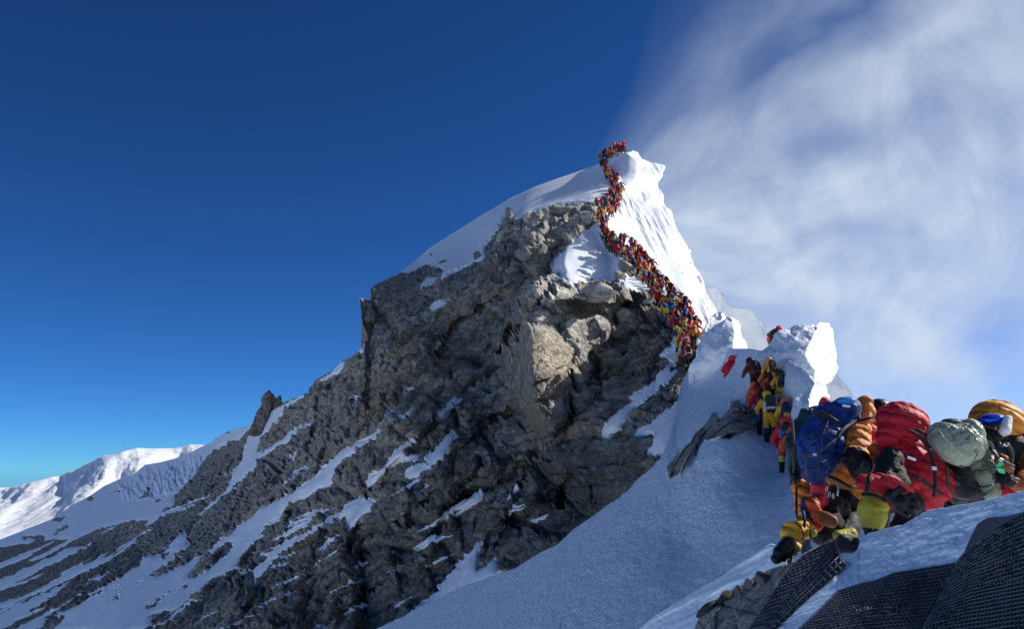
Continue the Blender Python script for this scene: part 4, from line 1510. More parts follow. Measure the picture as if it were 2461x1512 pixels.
# ------------------------------------------------------------------ cloth
def cloth(name, col, rough=.55, bump=.012, scale=18, tint=False, quilt=0.0):
    m, t, b = new_mat(name)
    tc_ = t.n('ShaderNodeTexCoord')
    if tint:
        oi = t.n('ShaderNodeObjectInfo')
        base = oi.outputs['Color']
    else:
        base = None
    n = t.noise(tc_.outputs['Object'], scale * .5, 4, .6)
    k = t.ramp(n, [(.25, .72), (.75, 1.1)])
    t.link(t.mix(1.0, base if base is not None else (*col, 1), k, 'MULTIPLY'), b.inputs['Base Color'])
    b.inputs['Roughness'].default_value = rough
    b.inputs['Specular IOR Level'].default_value = .22
    h = t.noise(tc_.outputs['Object'], scale, 5, .62, .6)
    h2 = t.noise(tc_.outputs['Object'], scale * 4, 3, .6)
    bp = t.n('ShaderNodeBump')
    bp.inputs['Distance'].default_value = bump
    bp.inputs['Strength'].default_value = .9
    hh = t.math('ADD', h, t.math('MULTIPLY', h2, .2))
    if quilt:
        wv = t.n('ShaderNodeTexWave', wave_type='BANDS', bands_direction='Z', wave_profile='SIN')
        mp = t.n('ShaderNodeMapping')
        t.link(tc_.outputs['Object'], mp.inputs[0])
        mp.inputs['Rotation'].default_value = (0.1, -0.45, 0)
        t.link(mp.outputs[0], wv.inputs['Vector'])
        wv.inputs['Scale'].default_value = quilt
        wv.inputs['Distortion'].default_value = 1.2
        wv.inputs['Detail'].default_value = 2
        wv.inputs['Detail Scale'].default_value = 2.5
        q = t.math('POWER', wv.outputs['Fac'], .45)
        hh = t.math('ADD', hh, t.math('MULTIPLY', q, 1.3))
        # the quilted baffles shape the bump only
    t.link(hh, bp.inputs['Height'])
    t.link(bp.outputs[0], b.inputs['Normal'])
    return m


M_TINT = cloth('tinted_down_fabric', None, tint=True, bump=.03, scale=9)
M_RED = cloth('red_down_fabric', (.50, .012, .030), bump=.020, scale=14, quilt=3.4)
M_PINK = cloth('pink_red_fabric', (.72, .05, .09), bump=.020, scale=14, quilt=3.4)
M_ORANGE = cloth('orange_down_fabric', (.78, .27, .055), bump=.020, scale=14, quilt=3.4)
M_ORED = cloth('orange_red_fabric', (.72, .10, .03), bump=.020, scale=14, quilt=3.4)
M_YEL = cloth('amber_down_fabric', (.80, .40, .04), bump=.020, scale=14, quilt=3.4)
M_BLACK = cloth('black_fabric', (.010, .011, .013), rough=.6, bump=.03, scale=12)
M_CHAR = cloth('charcoal_fabric', (.045, .05, .058), rough=.5)
M_NAVY = cloth('navy_fabric', (.018, .03, .09))
M_BLUE = cloth('blue_pack_fabric', (.008, .042, .22), rough=.48, bump=.05, scale=7)
M_LBLUE = cloth('light_blue_fabric', (.04, .25, .75), rough=.42)
M_TEAL = cloth('dark_teal_fabric', (.010, .045, .055), rough=.5, bump=.04, scale=8)
M_SAGE = cloth('sage_nylon', (.20, .23, .165), rough=.36, bump=.045, scale=8)
M_SAGE2 = cloth('pale_sage_nylon', (.30, .335, .25), rough=.34, bump=.045, scale=8)
M_OLIVE = cloth('olive_yellow_fabric', (.48, .42, .05), rough=.5)
M_WHITE = cloth('white_fabric', (.75, .74, .76), rough=.5)
M_GREEN = cloth('green_ribbon', (.02, .55, .25), rough=.4)
M_BROWN = cloth('rust_fabric', (.30, .10, .035))
M_STRAP = cloth('webbing', (.10, .09, .065), rough=.7, scale=60, bump=.003)
M_LEATH = cloth('black_leather', (.012, .013, .015), rough=.32, bump=.008, scale=26)
M_LIME = cloth('lime_fabric', (.45, .52, .06))
M_SKIN, t_, b_ = new_mat('tanned_skin')
b_.inputs['Base Color'].default_value = (.30, .15, .09, 1)
b_.inputs['Roughness'].default_value = .5
M_LENS, t_, b_ = new_mat('blue_mirror_lens')
b_.inputs['Base Color'].default_value = (.01, .06, .55, 1)
b_.inputs['Roughness'].default_value = .08
b_.inputs['Metallic'].default_value = .7
M_METAL, t_, b_ = new_mat('worn_metal')
b_.inputs['Base Color'].default_value = (.55, .56, .58, 1)
b_.inputs['Metallic'].default_value = .9
b_.inputs['Roughness'].default_value = .35


# ------------------------------------------------------------------ climbers of the queue (metres, feet at the origin, facing +Y)
def climber_prims(pose, tr, gait, slim=False):
    """tr: material slot of the trousers, gait: slot of the gaiters. slots 0 suit, 1 black, 2 amber"""
    L = []
    if pose == 'stand':
        lean, kn, sy = .12, ((-.12, .10, .50), (.12, .02, .49)), 0
        hands = ((-.30, .34, 1.02), (.30, .30, 1.05))
        elb = ((-.36, .12, 1.12), (.36, .10, 1.14))
        ank = ((-.13, .10, .10), (.13, -.10, .10))
    elif pose == 'bent':
        lean, kn, sy = .34, ((-.13, .22, .52), (.12, .02, .48)), 0
        hands = ((-.24, .70, .86), (.26, .66, .92))
        elb = ((-.34, .42, .98), (.36, .40, 1.02))
        ank = ((-.14, .20, .14), (.13, -.20, .10))
    else:      # reach: the right hand on the fixed rope
        lean, kn, sy = .16, ((-.12, .16, .50), (.13, .0, .49)), 0
        hands = ((-.26, .36, 1.0), (.66, .24, 1.02))
        elb = ((-.35, .14, 1.1), (.45, .14, 1.22))
        ank = ((-.14, .14, .12), (.14, -.12, .10))
    hipz = .90
    ch = (0, lean, 1.34 - lean * .35)
    L.append(Cap((0, 0, hipz), (0, lean * .6, 1.14 - lean * .2), .165, .20, 0, .012, .11))
    L.append(Cap((0, lean * .5, 1.10), ch, .20, .195, 0, .012, .11))
    for s, k in ((-1, 0), (1, 1)):
        hip = (s * .10, 0, hipz - .02)
        L.append(Cap(hip, kn[k], .125, .095, tr, .008, .12))
        a = ank[k]
        L.append(Cap(kn[k], (a[0], a[1], a[2] + .16), .092, .078, gait))
        L.append(Cap((a[0], a[1], a[2] + .18), (a[0], a[1], a[2]), .080, .072, 1))
        L.append(Cap((a[0], a[1] - .03, a[2] - .04), (a[0] * 1.12, a[1] + .17, a[2] - .045), .066, .055, 1))
        sh = (s * .20, ch[1] - .01, ch[2] + .02)
        L.append(Cap(sh, elb[k], .105, .085, 0, .008, .09))
        L.append(Cap(elb[k], hands[k], .082, .062, 0, .007, .09))
        h = np.array(hands[k])
        e = np.array(elb[k])
        u = (h - e) / np.linalg.norm(h - e)
        L.append(Cap(h, h + u * .11, .060, .050, 1))
        L.append(Cap(h + u * .03, h + u * .09 + np.array([-s * .05, 0, .03]), .03, .022, 1))
    hd = (0, ch[1] + .11, ch[2] + .25)
    L.append(Cap(ch, (0, ch[1] + .07, ch[2] + .14), .13, .12, 0))
    L.append(Ell(hd, (.140, .155, .165), 0, quilt=.006, per=.07))
    return L, hd, ch


def tiny(name, pose, tr, gait, vox):
    L, hd, ch = climber_prims(pose, tr, gait)
    return sdf_mesh(name, L, vox, [M_TINT, M_BLACK, M_YEL], k=.035), hd, ch


def pack_mesh(kind, vox=.03):
    if kind == 0:
        L = [Box((0, -.14, .0), (.17, .13, .28), .09, 0, pitch=-6), Ell((0, -.14, .30), (.17, .13, .10), 0), Cap((-.14, -.28, -.12), (.14, -.28, -.12), .05, .05, 1)]
    elif kind == 1:
        L = [Box((0, -.13, -.02), (.15, .11, .22), .08, 0, pitch=-6), Cap((-.17, -.14, .27), (.17, -.14, .27), .085, .085, 1)]
    else:
        L = [Box((0, -.15, .02), (.18, .14, .32), .10, 0, pitch=-10), Cap((-.19, -.10, -.2), (-.19, -.10, .1), .05, .05, 1), Cap((.19, -.10, -.2), (.19, -.10, .1), .05, .05, 1), Ell((0, -.12, .36), (.16, .12, .09), 1)]
    return sdf_mesh('backpack', L, vox, [M_TINT, M_BLACK], k=.03)


SUITS = [('red', (.58, .02, .03)), ('crimson', (.34, .01, .03)), ('orange', (.80, .22, .03)), ('scarlet', (.75, .06, .02)), ('yellow', (.80, .48, .04)), ('dark', (.03, .03, .04)), ('blue', (.02, .10, .45)), ('lime', (.42, .46, .05))]
SUIT_W = [.36, .24, .07, .13, .04, .12, .04, .02]
PACKS = [('black', (.015, .015, .018)), ('red', (.55, .02, .03)), ('blue', (.02, .10, .42)), ('grey', (.14, .15, .16)), ('teal', (.02, .12, .14)), ('orange', (.75, .22, .03)), ('lime', (.42, .48, .06)), ('maroon', (.16, .01, .02))]
PACK_W = [.34, .16, .10, .14, .07, .09, .04, .06]
PROTO = {}
for pose in ('stand', 'bent', 'reach'):
    for trn, tr, ga in (('matching', 0, 1), ('black', 1, 1), ('amber', 2, 1), ('yellowgaiter', 1, 2)):
        PROTO[pose, trn] = tiny('person', pose, tr, ga, .042)
PACKM = [pack_mesh(i, .036) for i in range(3)]
SHAFT = None


def axe_mesh():
    bm = bmesh.new()
    def tube(a, b, r):
        a, b = Vector(a), Vector(b)
        d = (b - a)
        q = d.to_track_quat('Z', 'Y').to_matrix()
        ra = [bm.verts.new(a + q @ Vector((math.cos(t) * r, math.sin(t) * r, 0))) for t in [i * math.pi / 3 for i in range(6)]]
        rb = [bm.verts.new(b + q @ Vector((math.cos(t) * r, math.sin(t) * r, 0))) for t in [i * math.pi / 3 for i in range(6)]]
        for i in range(6):
            bm.faces.new([ra[i], ra[(i + 1) % 6], rb[(i + 1) % 6], rb[i]])
        bm.faces.new(ra[::-1])
        bm.faces.new(rb)
    tube((0, 0, 0), (0, 0, .62), .016)
    tube((-.12, 0, .58), (.10, 0, .63), .014)
    tube((.10, 0, .63), (.16, 0, .62), .02)
    me = bpy.data.meshes.new('ice_axe')
    bm.to_mesh(me)
    bm.free()
    me.materials.append(M_METAL)
    return me


def put_climber(px, py_feet, Ypos, scale, pose, trn, suit, pack, label, group, pk=0, yaw=0, tilt=0):
    me, hd, ch = PROTO[pose, trn]
    o = link('person', me)
    o.location = V(px, py_feet, Ypos) if not isinstance(Ypos, Vector) else Ypos
    o.rotation_euler = (math.radians(-4), math.radians(tilt), math.radians(yaw))
    o.scale = (scale,) * 3
    o.color = (*suit[1], 1)
    o['label'] = label
    o['category'] = 'climber'
    o['group'] = group
    b = link('backpack', PACKM[pk], o)
    b.location = (0, ch[1] - .12, ch[2] - .10)
    b.rotation_euler = (math.radians(-14 if pose != 'bent' else -38), 0, 0)
    b.color = (*pack[1], 1)
    return o


# centre line of the queue: px, py (body centres), half width in traced px
QUEUE = [(1503, 353, 6), (1490, 352, 9), (1476, 356, 9), (1462, 364, 9), (1453, 375, 9), (1452, 388, 9), (1458, 402, 9), (1465, 412, 10), (1474, 424, 11), (1484, 440, 12), (1488, 456, 12), (1482, 470, 14), (1468, 480, 19), (1458, 492, 18),
         (1446, 508, 10), (1443, 518, 8), (1452, 530, 8), (1457, 545, 7), (1456, 558, 9), (1464, 570, 13), (1477, 580, 15), (1493, 588, 14), (1508, 594, 14), (1522, 604, 15), (1534, 618, 15), (1546, 634, 16), (1558, 650, 17), (1572, 666, 18),
         (1588, 684, 18), (1597, 700, 17), (1606, 716, 18), (1618, 732, 20), (1632, 748, 24), (1646, 764, 26), (1652, 782, 24), (1654, 800, 14)]
SEGS = [(0, 'on the summit crest above the white dome', 0), (4, 'where the line bends, left of the white dome', 0), (8, 'in the narrow column left of the dome\'s foot', 0), (11, 'in the crowded knot above the pale block', 0),
        (14, 'in the thin stretch right of the pale block', 0), (18, 'beside the tip of the triangular snow patch', 0), (22, 'where the line starts down under the cornice', 0),
        (25, 'in the upper steep stretch above the rubble', 0), (28, 'in the lower steep stretch above the rubble', 0), (31, 'in the wide crowd at the cornice\'s foot', 0), (33, 'in the crowd\'s lower end, above lone climber', 0)]


def seg_of(i):
    r = 0
    for k, (a, n, _) in enumerate(SEGS):
        if i >= a:
            r = k
    return r


qr = random.Random(21)
used = set()
Qa = np.array(QUEUE, float)
dist = np.concatenate([[0], np.cumsum(np.hypot(np.diff(Qa[:, 0]), np.diff(Qa[:, 1])))])
d = 0.0
count = 0
rowi = 0
while d < dist[-1]:
    f = np.interp(d, dist, np.arange(len(Qa)))
    px = np.interp(d, dist, Qa[:, 0])
    py = np.interp(d, dist, Qa[:, 1])
    hw = np.interp(d, dist, Qa[:, 2]) * 1.18
    sp = on_surf('main', px, max(py, 380))
    H = 1.75 * FPX / sp[1]
    H = max(H, 22) * 1.16
    i0 = min(int(f), len(Qa) - 2)
    tx, ty = Qa[i0 + 1, 0] - Qa[i0, 0], Qa[i0 + 1, 1] - Qa[i0, 1]
    tl = math.hypot(tx, ty)
    nx, ny = -ty / tl, tx / tl
    nab = max(1, int(round(2 * hw / (H * .37))))
    wid = .55 + .75 * qr.random()
    for a in range(nab):
        if qr.random() < .10:
            continue
        off = ((a + .5) / nab * 2 - 1) * hw * wid + qr.uniform(-4, 4)
        x = px + nx * off
        y = py + ny * off + qr.uniform(-3, 3)
        fy = y + H * .5
        if px < 1515 and py < 400:
            g = sp.copy()
            Yq = sp[1]
        else:
            Yq = on_surf('main', x, fy)[1]
        Yq *= 1 - .006 * qr.random()
        scale = H / (1.75 * FPX / Yq) * qr.uniform(.93, 1.05)
        sgi = seg_of(int(f))
        run = SUITS[int(1 + 1.9 * math.sin(d * .05)) % 4]
        for _try in range(60):
            s_ = run if (_try < 4 and qr.random() < .35) else qr.choices(SUITS, SUIT_W)[0]
            p_k = qr.choices(PACKS, PACK_W)[0]
            tr = qr.choices(['matching', 'black', 'amber', 'yellowgaiter'], [.42, .46, .03, .09])[0]
            if 25 <= f < 30:
                s_ = qr.choices(SUITS, [.55, .25, .05, .1, .02, .02, .01, 0])[0]
            if (sgi, s_[0], p_k[0]) not in used:
                break
        key = (sgi, s_[0], p_k[0])
        lab = f"climber in {s_[0]} suit with {p_k[0]} pack {SEGS[sgi][1]}"
        used.add(key)
        pose = qr.choices(['stand', 'bent', 'reach'], [.45, .35, .2])[0]
        put_climber(x, fy, Yq, scale, pose, tr, s_, p_k, lab, 'climbers queueing ' + SEGS[sgi][1], qr.randrange(3), qr.uniform(-45, 45), qr.uniform(-8, 8))
        count += 1
    d += H * qr.uniform(.13, .32)
print('queue climbers', count, 'unique', len(used))
# ================================================================== climbers on the snow slope in the middle distance
MID = {}


def mid_proto(pose, tr, ga):
    k = (pose, tr, ga)
    if k not in MID:
        L, hd, ch = climber_prims(pose, tr, ga)
        s = 1 if hd else 1
        MID[k] = (sdf_mesh('person', L, .026, [M_TINT, M_BLACK, M_YEL, M_LIME, M_NAVY], k=.03), hd, ch)
    return MID[k]


def mpack(mats, kind=2):
    L = [Box((0, -.15, .02), (.19, .15, .33), .09, 0, pitch=-8), Ell((0, -.14, .36), (.17, .13, .10), 0), Cap((-.14, -.31, -.18), (.14, -.31, -.18), .055, .055, 1),
         Cap((-.20, -.12, -.2), (-.20, -.12, .12), .05, .045, 1), Cap((.20, -.12, -.2), (.20, -.12, .12), .05, .045, 1)]
    return sdf_mesh('backpack', L, .024, mats, k=.025, noise=.02)


MPM = {}


def strap_mesh():
    bm = bmesh.new()
    for x in (-.09, .09):
        bmesh.ops.create_cube(bm, size=1, matrix=Matrix.Translation((x, -.315, .02)) @ Matrix.Rotation(math.radians(-8), 4, 'X') @ Matrix.Diagonal((.025, .02, .62, 1)))
    bmesh.ops.create_cube(bm, size=1, matrix=Matrix.Translation((0, -.31, .12)) @ Matrix.Diagonal((.40, .02, .022, 1)))
    me = bpy.data.meshes.new('strap')
    bm.to_mesh(me)
    bm.free()
    me.materials.append(M_STRAP)
    return me


STRAP = strap_mesh()
AXE = axe_mesh()


def pack_on(o, k, pm, pose, ch, axe):
    if k not in MPM:
        MPM[k] = mpack(list(pm))
    b = link('backpack', MPM[k], o)
    b.scale = (.82, .85, .80)
    b.location = (0, ch[1] - .15, ch[2] - .14)
    b.rotation_euler = (math.radians(-12 if pose != 'bent' else -36), 0, 0)
    link('strap', STRAP, b)
    if axe:
        a = link('ice_axe', AXE, b)
        a.location = (.16, -.33, -.30)
        a.rotation_euler = (0, math.radians(8), 0)


def mid_climber(px, feet, H, pose, tr, ga, suit, pm, label, yaw=0, tilt=0, Y=None, surf='slope', hoodcol=None, axe=False, dy=0):
    if Y is None:
        Y = on_surf(surf, px, feet)[1] * .995
    me, hd, ch = mid_proto(pose, tr, ga)
    o = link('person', me)
    o.location = V(px, feet, Y)
    sc = H * Y / FPX / 1.78
    o.scale = (sc,) * 3
    o.rotation_euler = (math.radians(-5 + dy), math.radians(tilt), math.radians(yaw))
    o.color = (*suit, 1)
    o['label'] = label
    o['category'] = 'climber'
    o['group'] = 'climbers on the snow slope and the crest below the crowd'
    if pm is None:
        o.location.z += .0
    k = tuple(m.name for m in (pm or ()))
    if pm is not None:
        pack_on(o, k, pm, pose, ch, axe)
    if hoodcol is not None:
        if 'hood' not in MPM:
            MPM['hood'] = sdf_mesh('hood', [Ell((0, 0, 0), (.165, .175, .185), 0, quilt=.008, per=.06)], .022, [M_TINT])
        h = link('hood', MPM['hood'], o)
        h.location = hd
        h.color = (*hoodcol, 1)
    return o


RED, CRIM, ORG, AMB, DRK, LIM = (.62, .02, .03), (.36, .012, .03), (.80, .20, .03), (.82, .42, .05), (.03, .03, .038), (.42, .50, .05)
cb = lambda x, y: (1720.7 + x * .26294, 749.5 + y * .26294)
mid_climber(1822, 962, 112, 'stand', 1, 1, (.20, .03, .02), (M_BLACK, M_CHAR), 'climber in dark rust suit and black helmet, topmost left of the middle group', yaw=18, hoodcol=(.02, .02, .024), axe=True)
mid_climber(1846, 972, 112, 'bent', 1, 1, (.72, .16, .04), (M_BLACK, M_CHAR), 'climber with a bright orange hood beside the black helmeted one', yaw=-20, tilt=4, hoodcol=(.85, .20, .05))
mid_climber(1878, 990, 110, 'reach', 2, 1, AMB, (M_CHAR, M_BLACK), 'climber in amber jacket with grey pack, right arm stretched to the snow wall', yaw=-6, tilt=6, hoodcol=(.03, .03, .035), axe=True)
mid_climber(1834, 1010, 108, 'bent', 1, 1, (.78, .14, .03), (M_RED, M_BLACK), 'bent climber in orange red suit with a small red pack, middle group', yaw=14)
mid_climber(1838, 1046, 122, 'stand', 4, 1, CRIM, (M_BLACK, M_CHAR), 'climber in crimson and navy, mostly hidden left of the yellow suited one', yaw=10)
mid_climber(1856, 1064, 132, 'stand', 2, 4, AMB, (M_CHAR, M_WHITE), 'yellow suited climber with black and white pack, amber trousers and navy shins', yaw=-4, hoodcol=(.80, .46, .06), axe=True)
mid_climber(1893, 1140, 154, 'bent', 0, 3, RED, (M_TEAL, M_LBLUE), 'red suited climber with teal pack and lime gaiters, lowest of the middle group', yaw=-16, tilt=3, hoodcol=(.80, .05, .03))
mid_climber(1846, 856, 84, 'bent', 1, 1, RED, (M_BLACK, M_CHAR), 'climber in red stooping behind the top of the carved snow block', yaw=-70, tilt=10, Y=40, hoodcol=(.62, .02, .04))
for (x, f, H, ps, tr, ga, su, pm, lb, yw, hc) in [
        (1862, 946, 96, 'stand', 1, 1, (.82, .36, .05), (M_CHAR, M_BLACK), 'climber in orange yellow between the orange hood and the grey pack', 12, (.82, .30, .05)),
        (1850, 1008, 112, 'bent', 1, 1, ORG, (M_ORED, M_BLACK), 'climber in orange with orange red pack, just above the yellow suited one', -12, (.80, .10, .04)),
        (1896, 1060, 118, 'bent', 1, 1, AMB, (M_BLUE, M_BLACK), 'climber in amber with blue pack above the teal pack, at the snow wall', -14, (.80, .20, .05)),
        (1920, 1168, 150, 'stand', 1, 1, (.70, .10, .03), (M_NAVY, M_BLACK), 'climber in orange red with navy pack beside the foreground teal pack', -10, (.62, .03, .03))]:
    mid_climber(x, f, H, ps, tr, ga, su, pm, lb, yaw=yw, hoodcol=hc)
ys = on_surf('slope', 1755, 884)[1]
lone = mid_climber(1752, 846 + 1.78 * FPX / (ys - .1), 1.78 * FPX / (ys - .1), 'stand', 1, 1, RED, None, 'lone red hooded climber showing only head and shoulders above a drift', yaw=-50, Y=ys - .1, hoodcol=(.78, .05, .03))
yl = on_surf('slope', 1657, 896)[1] * .99
mid_climber(1657, 894, 74, 'reach', 1, 2, (.50, .05, .03), (M_BLACK, M_WHITE), 'lone climber in black trousers and yellow gaiters, arm out, below the crowd', yaw=0, Y=yl, hoodcol=(.70, .10, .05))
for (x, f, H, ps, tr, ga, su, pm, lb, yw, hc) in [
        (1651, 858, 74, 'bent', 1, 1, RED, (M_RED, M_WHITE), 'climber with a large red pack with white patch, just above the lone climber', 8, None),
        (1634, 846, 70, 'stand', 3, 3, (.05, .07, .12), (M_OLIVE, M_BLACK), 'climber in dark jacket and lime trousers at the crowd\'s lower left', 20, (.40, .46, .06)),
        (1668, 836, 68, 'bent', 1, 1, ORG, (M_ORED, M_YEL), 'climber in orange with orange and yellow pack at the crowd\'s lower right', -20, (.8, .3, .05)),
        (1646, 826, 66, 'stand', 1, 1, CRIM, (M_OLIVE, M_BLACK), 'climber in crimson with olive pack, second row from the crowd\'s lower end', 0, None),
        (1672, 812, 62, 'stand', 2, 1, (.75, .10, .03), (M_BLACK, M_YEL), 'climber in scarlet at the right end of the crowd, touching the snow wedge', -30, None),
        (1630, 806, 60, 'bent', 1, 1, RED, (M_NAVY, M_BLACK), 'climber in red with navy pack on the dark rock at the crowd\'s left', 15, None),
        (1618, 752, 54, 'stand', 1, 1, (.25, .20, .12), (M_TEAL, M_WHITE), 'khaki hooded climber standing taller than the rest at the cornice\'s foot', 0, (.30, .24, .15))]:
    Yq = on_surf('main', x, f)[1]
    mid_climber(x, f, H, ps, tr, ga, su, pm, lb, yaw=yw, Y=min(Yq * .995, 1.95 * FPX / H), hoodcol=hc)


# ================================================================== the big figures in the right foreground
def h(x, y, Y):
    q = ((2400 + x / 1.946) * .76476, (1200 + y / 1.946) * .76476)
    return P3(q[0], q[1], Y)


def rr(px, Y=7.2):
    return px * .393 * Y / FPX


def C(x0, y0, Y0, x1, y1, Y1, r0, r1, mat=0, q=0, per=.085):
    return Cap(h(x0, y0, Y0), h(x1, y1, Y1), rr(r0, Y0), rr(r1, Y1), mat, q, per)


def E(x, y, Y, rx, ry, rz, mat=0, ang=0, q=0, per=.08, ax=2):
    return Ell(h(x, y, Y), (rr(rx, Y), rr(ry, Y), rr(rz, Y)), mat, ang, 0, q, per, ax)


def figure(base, label, prims, mats, vox=.019, cuts=(), name='person', cat='climber', k=.028, paint=(), noise=.022, group='climbers crowded in the right foreground'):
    b = h(*base)
    me = sdf_mesh(name, prims, vox, mats, k=k, cuts=cuts, org=b, paint=paint, noise=noise)
    o = link(name, me)
    o.location = b.tolist()
    o['label'] = label
    o['category'] = cat
    if group:
        o['group'] = group
    return o


def part(root, name, prims, mats, vox=.015, cuts=(), k=.02, noise=.006, paint=()):
    b = np.array(root.location)
    if root.parent is not None:
        b = b + np.array(root.parent.location)
    o = link(name, sdf_mesh(name, prims, vox, mats, k=k, cuts=cuts, org=b, noise=noise, paint=paint), root)
    return o


def rope(root, name, pts, r, mat, sag=0):
    """a strap or cord through points, as a tube"""
    b = np.array(root.location) if root else np.zeros(3)
    A = catmull(np.array(pts, float), len(pts) * 7)
    bm = bmesh.new()
    prev = None
    for i in range(len(A)):
        d = A[min(i + 1, len(A) - 1)] - A[max(i - 1, 0)]
        q = Vector(d.tolist()).to_track_quat('Z', 'Y').to_matrix()
        ring = [bm.verts.new(Vector((A[i] - b).tolist()) + q @ Vector((math.cos(t * math.pi / 4) * r, math.sin(t * math.pi / 4) * r, 0))) for t in range(8)]
        if prev:
            for j in range(8):
                bm.faces.new([prev[j], prev[(j + 1) % 8], ring[(j + 1) % 8], ring[j]])
        prev = ring
    me = bpy.data.meshes.new(name)
    bm.to_mesh(me)
    bm.free()
    me.materials.append(mat)
    for p in me.polygons:
        p.use_smooth = True
    return link(name, me, root)


def seam(root, c, a, b, n, r, mat, name='strap'):
    pass


# ---- big red jacket, stooping to the left ----
red = figure((900, 1000, 7.1), 'stooping climber in a big red down jacket with black shoulder, centre of the foreground group', [
    C(860, 440, 7.1, 1040, 600, 7.0, 128, 112, 0, .013, .10), C(790, 470, 7.05, 900, 560, 7.0, 95, 105, 0, .010, .10), E(960, 560, 7.0, 150, 130, 120, 0, 35),
    C(830, 300, 7.1, 850, 430, 7.1, 98, 112, 0), C(745, 330, 7.05, 765, 430, 7.05, 52, 60, 0),
    C(780, 480, 6.85, 745, 590, 6.75, 82, 78, 1), C(800, 560, 6.8, 830, 640, 6.7, 75, 70, 1), C(840, 665, 6.7, 700, 625, 6.62, 70, 60, 0, .010, .07), C(700, 625, 6.62, 612, 622, 6.6, 60, 46, 0, .006, .07),
    C(760, 640, 6.65, 800, 740, 6.65, 52, 45, 0), C(1060, 620, 7.0, 960, 730, 7.2, 108, 100, 0, .01, .1), C(960, 720, 7.2, 900, 790, 7.2, 105, 90, 1),
    C(700, 690, 6.95, 665, 790, 6.9, 74, 78, 2), C(665, 790, 6.9, 662, 850, 6.9, 78, 70, 2), C(662, 870, 6.9, 690, 1010, 7.0, 60, 52, 1), C(900, 790, 7.2, 820, 960, 7.2, 85, 66, 1), C(820, 960, 7.2, 860, 1120, 7.3, 62, 50, 1),
    C(880, 720, 7.1, 700, 710, 6.95, 90, 75, 1)],
    [M_RED, M_BLACK, M_OLIVE], vox=.018, paint=(((h(628, 570, 6.6)[0], h(628, 570, 6.6)[1], h(628, 570, 6.6)[2]), .0, 1),))
part(red, 'hood', [E(845, 245, 7.05, 148, 140, 122, 0, 12, .010, .075, 0), E(760, 330, 7.02, 70, 90, 80, 0, 30), E(925, 250, 7.12, 72, 110, 108, 1, -14)], [M_RED, M_CHAR], vox=.016, k=.03)
gl = part(red, 'glove', [C(790, 700, 6.5, 850, 745, 6.4, 48, 52, 0), C(850, 720, 6.4, 905, 700, 6.38, 22, 20, 0), C(905, 700, 6.38, 935, 735, 6.36, 19, 16, 0), C(865, 745, 6.38, 925, 745, 6.34, 22, 20, 0), C(925, 745, 6.34, 945, 785, 6.33, 19, 15, 0),
                         C(860, 770, 6.38, 910, 785, 6.33, 22, 19, 0), C(910, 785, 6.33, 925, 815, 6.33, 18, 14, 0), C(840, 785, 6.4, 880, 815, 6.35, 21, 17, 0), C(800, 690, 6.42, 835, 655, 6.38, 20, 17, 0), C(835, 655, 6.38, 865, 670, 6.36, 17, 13, 0)],
          [M_LEATH], vox=.009, k=.012, noise=.004)
rope(red, 'strap', [h(890, 300, 6.62), h(945, 330, 6.6), h(1000, 400, 6.58), h(1042, 520, 6.58), h(1050, 640, 6.6), h(1040, 700, 6.66)], .015, M_BLACK)
rope(red, 'strap', [h(880, 560, 6.57), h(950, 590, 6.56), h(1020, 640, 6.6), h(1090, 690, 6.68)], .014, M_BLACK)
rope(red, 'strap', [h(600, 690, 6.62), h(650, 690, 6.58), h(700, 705, 6.6), h(740, 730, 6.68)], .016, M_BLACK)
rope(red, 'strap', [h(650, 575, 6.43), h(640, 620, 6.40), h(630, 668, 6.43)], .020, M_BLACK)

# ---- orange suit with the blue pack ----
org = figure((520, 1000, 7.7), 'climber in an orange down suit with black elbow patch, left of the big red jacket', [
    E(545, 430, 7.75, 120, 120, 165, 0, 0, .010, .09), C(560, 345, 7.45, 572, 470, 7.3, 86, 76, 0, .010, .09), C(572, 470, 7.25, 590, 530, 7.2, 77, 62, 0), C(595, 540, 7.2, 660, 470, 7.25, 52, 46, 0), C(655, 470, 7.25, 690, 410, 7.3, 45, 36, 0, .004, .05),
    C(480, 520, 7.7, 560, 620, 7.75, 108, 100, 0, .010, .09), C(430, 470, 7.75, 450, 560, 7.75, 70, 75, 0), C(510, 640, 7.8, 460, 780, 7.8, 98, 84, 1), C(460, 780, 7.8, 430, 930, 7.8, 82, 62, 1), C(570, 660, 7.85, 530, 830, 7.75, 88, 72, 1), C(530, 830, 7.75, 505, 940, 7.5, 68, 58, 1),
    C(610, 200, 7.75, 590, 330, 7.75, 48, 70, 0), C(700, 420, 7.3, 712, 375, 7.28, 28, 24, 2)],
    [M_ORANGE, M_BLACK, M_WHITE], vox=.018, paint=((tuple(map(tuple, (h(555, 480, 7.2), h(600, 540, 7.15)))), rr(84), 1),))
part(org, 'hood', [C(618, 132, 7.72, 606, 225, 7.7, 50, 47, 0, .006, .06), E(640, 190, 7.75, 45, 50, 60, 0)], [M_ORANGE], k=.02)
part(org, 'glove', [C(590, 545, 7.1, 625, 520, 7.0, 34, 30, 0), C(610, 505, 7.0, 640, 495, 6.96, 13, 11, 0), C(622, 520, 6.98, 655, 512, 6.94, 13, 10, 0), C(625, 535, 6.98, 655, 532, 6.94, 13, 10, 0), C(615, 550, 7.0, 645, 552, 6.96, 12, 9, 0), C(600, 510, 7.0, 612, 482, 6.97, 12, 10, 0)], [M_LEATH], vox=.008, k=.01, noise=.002)
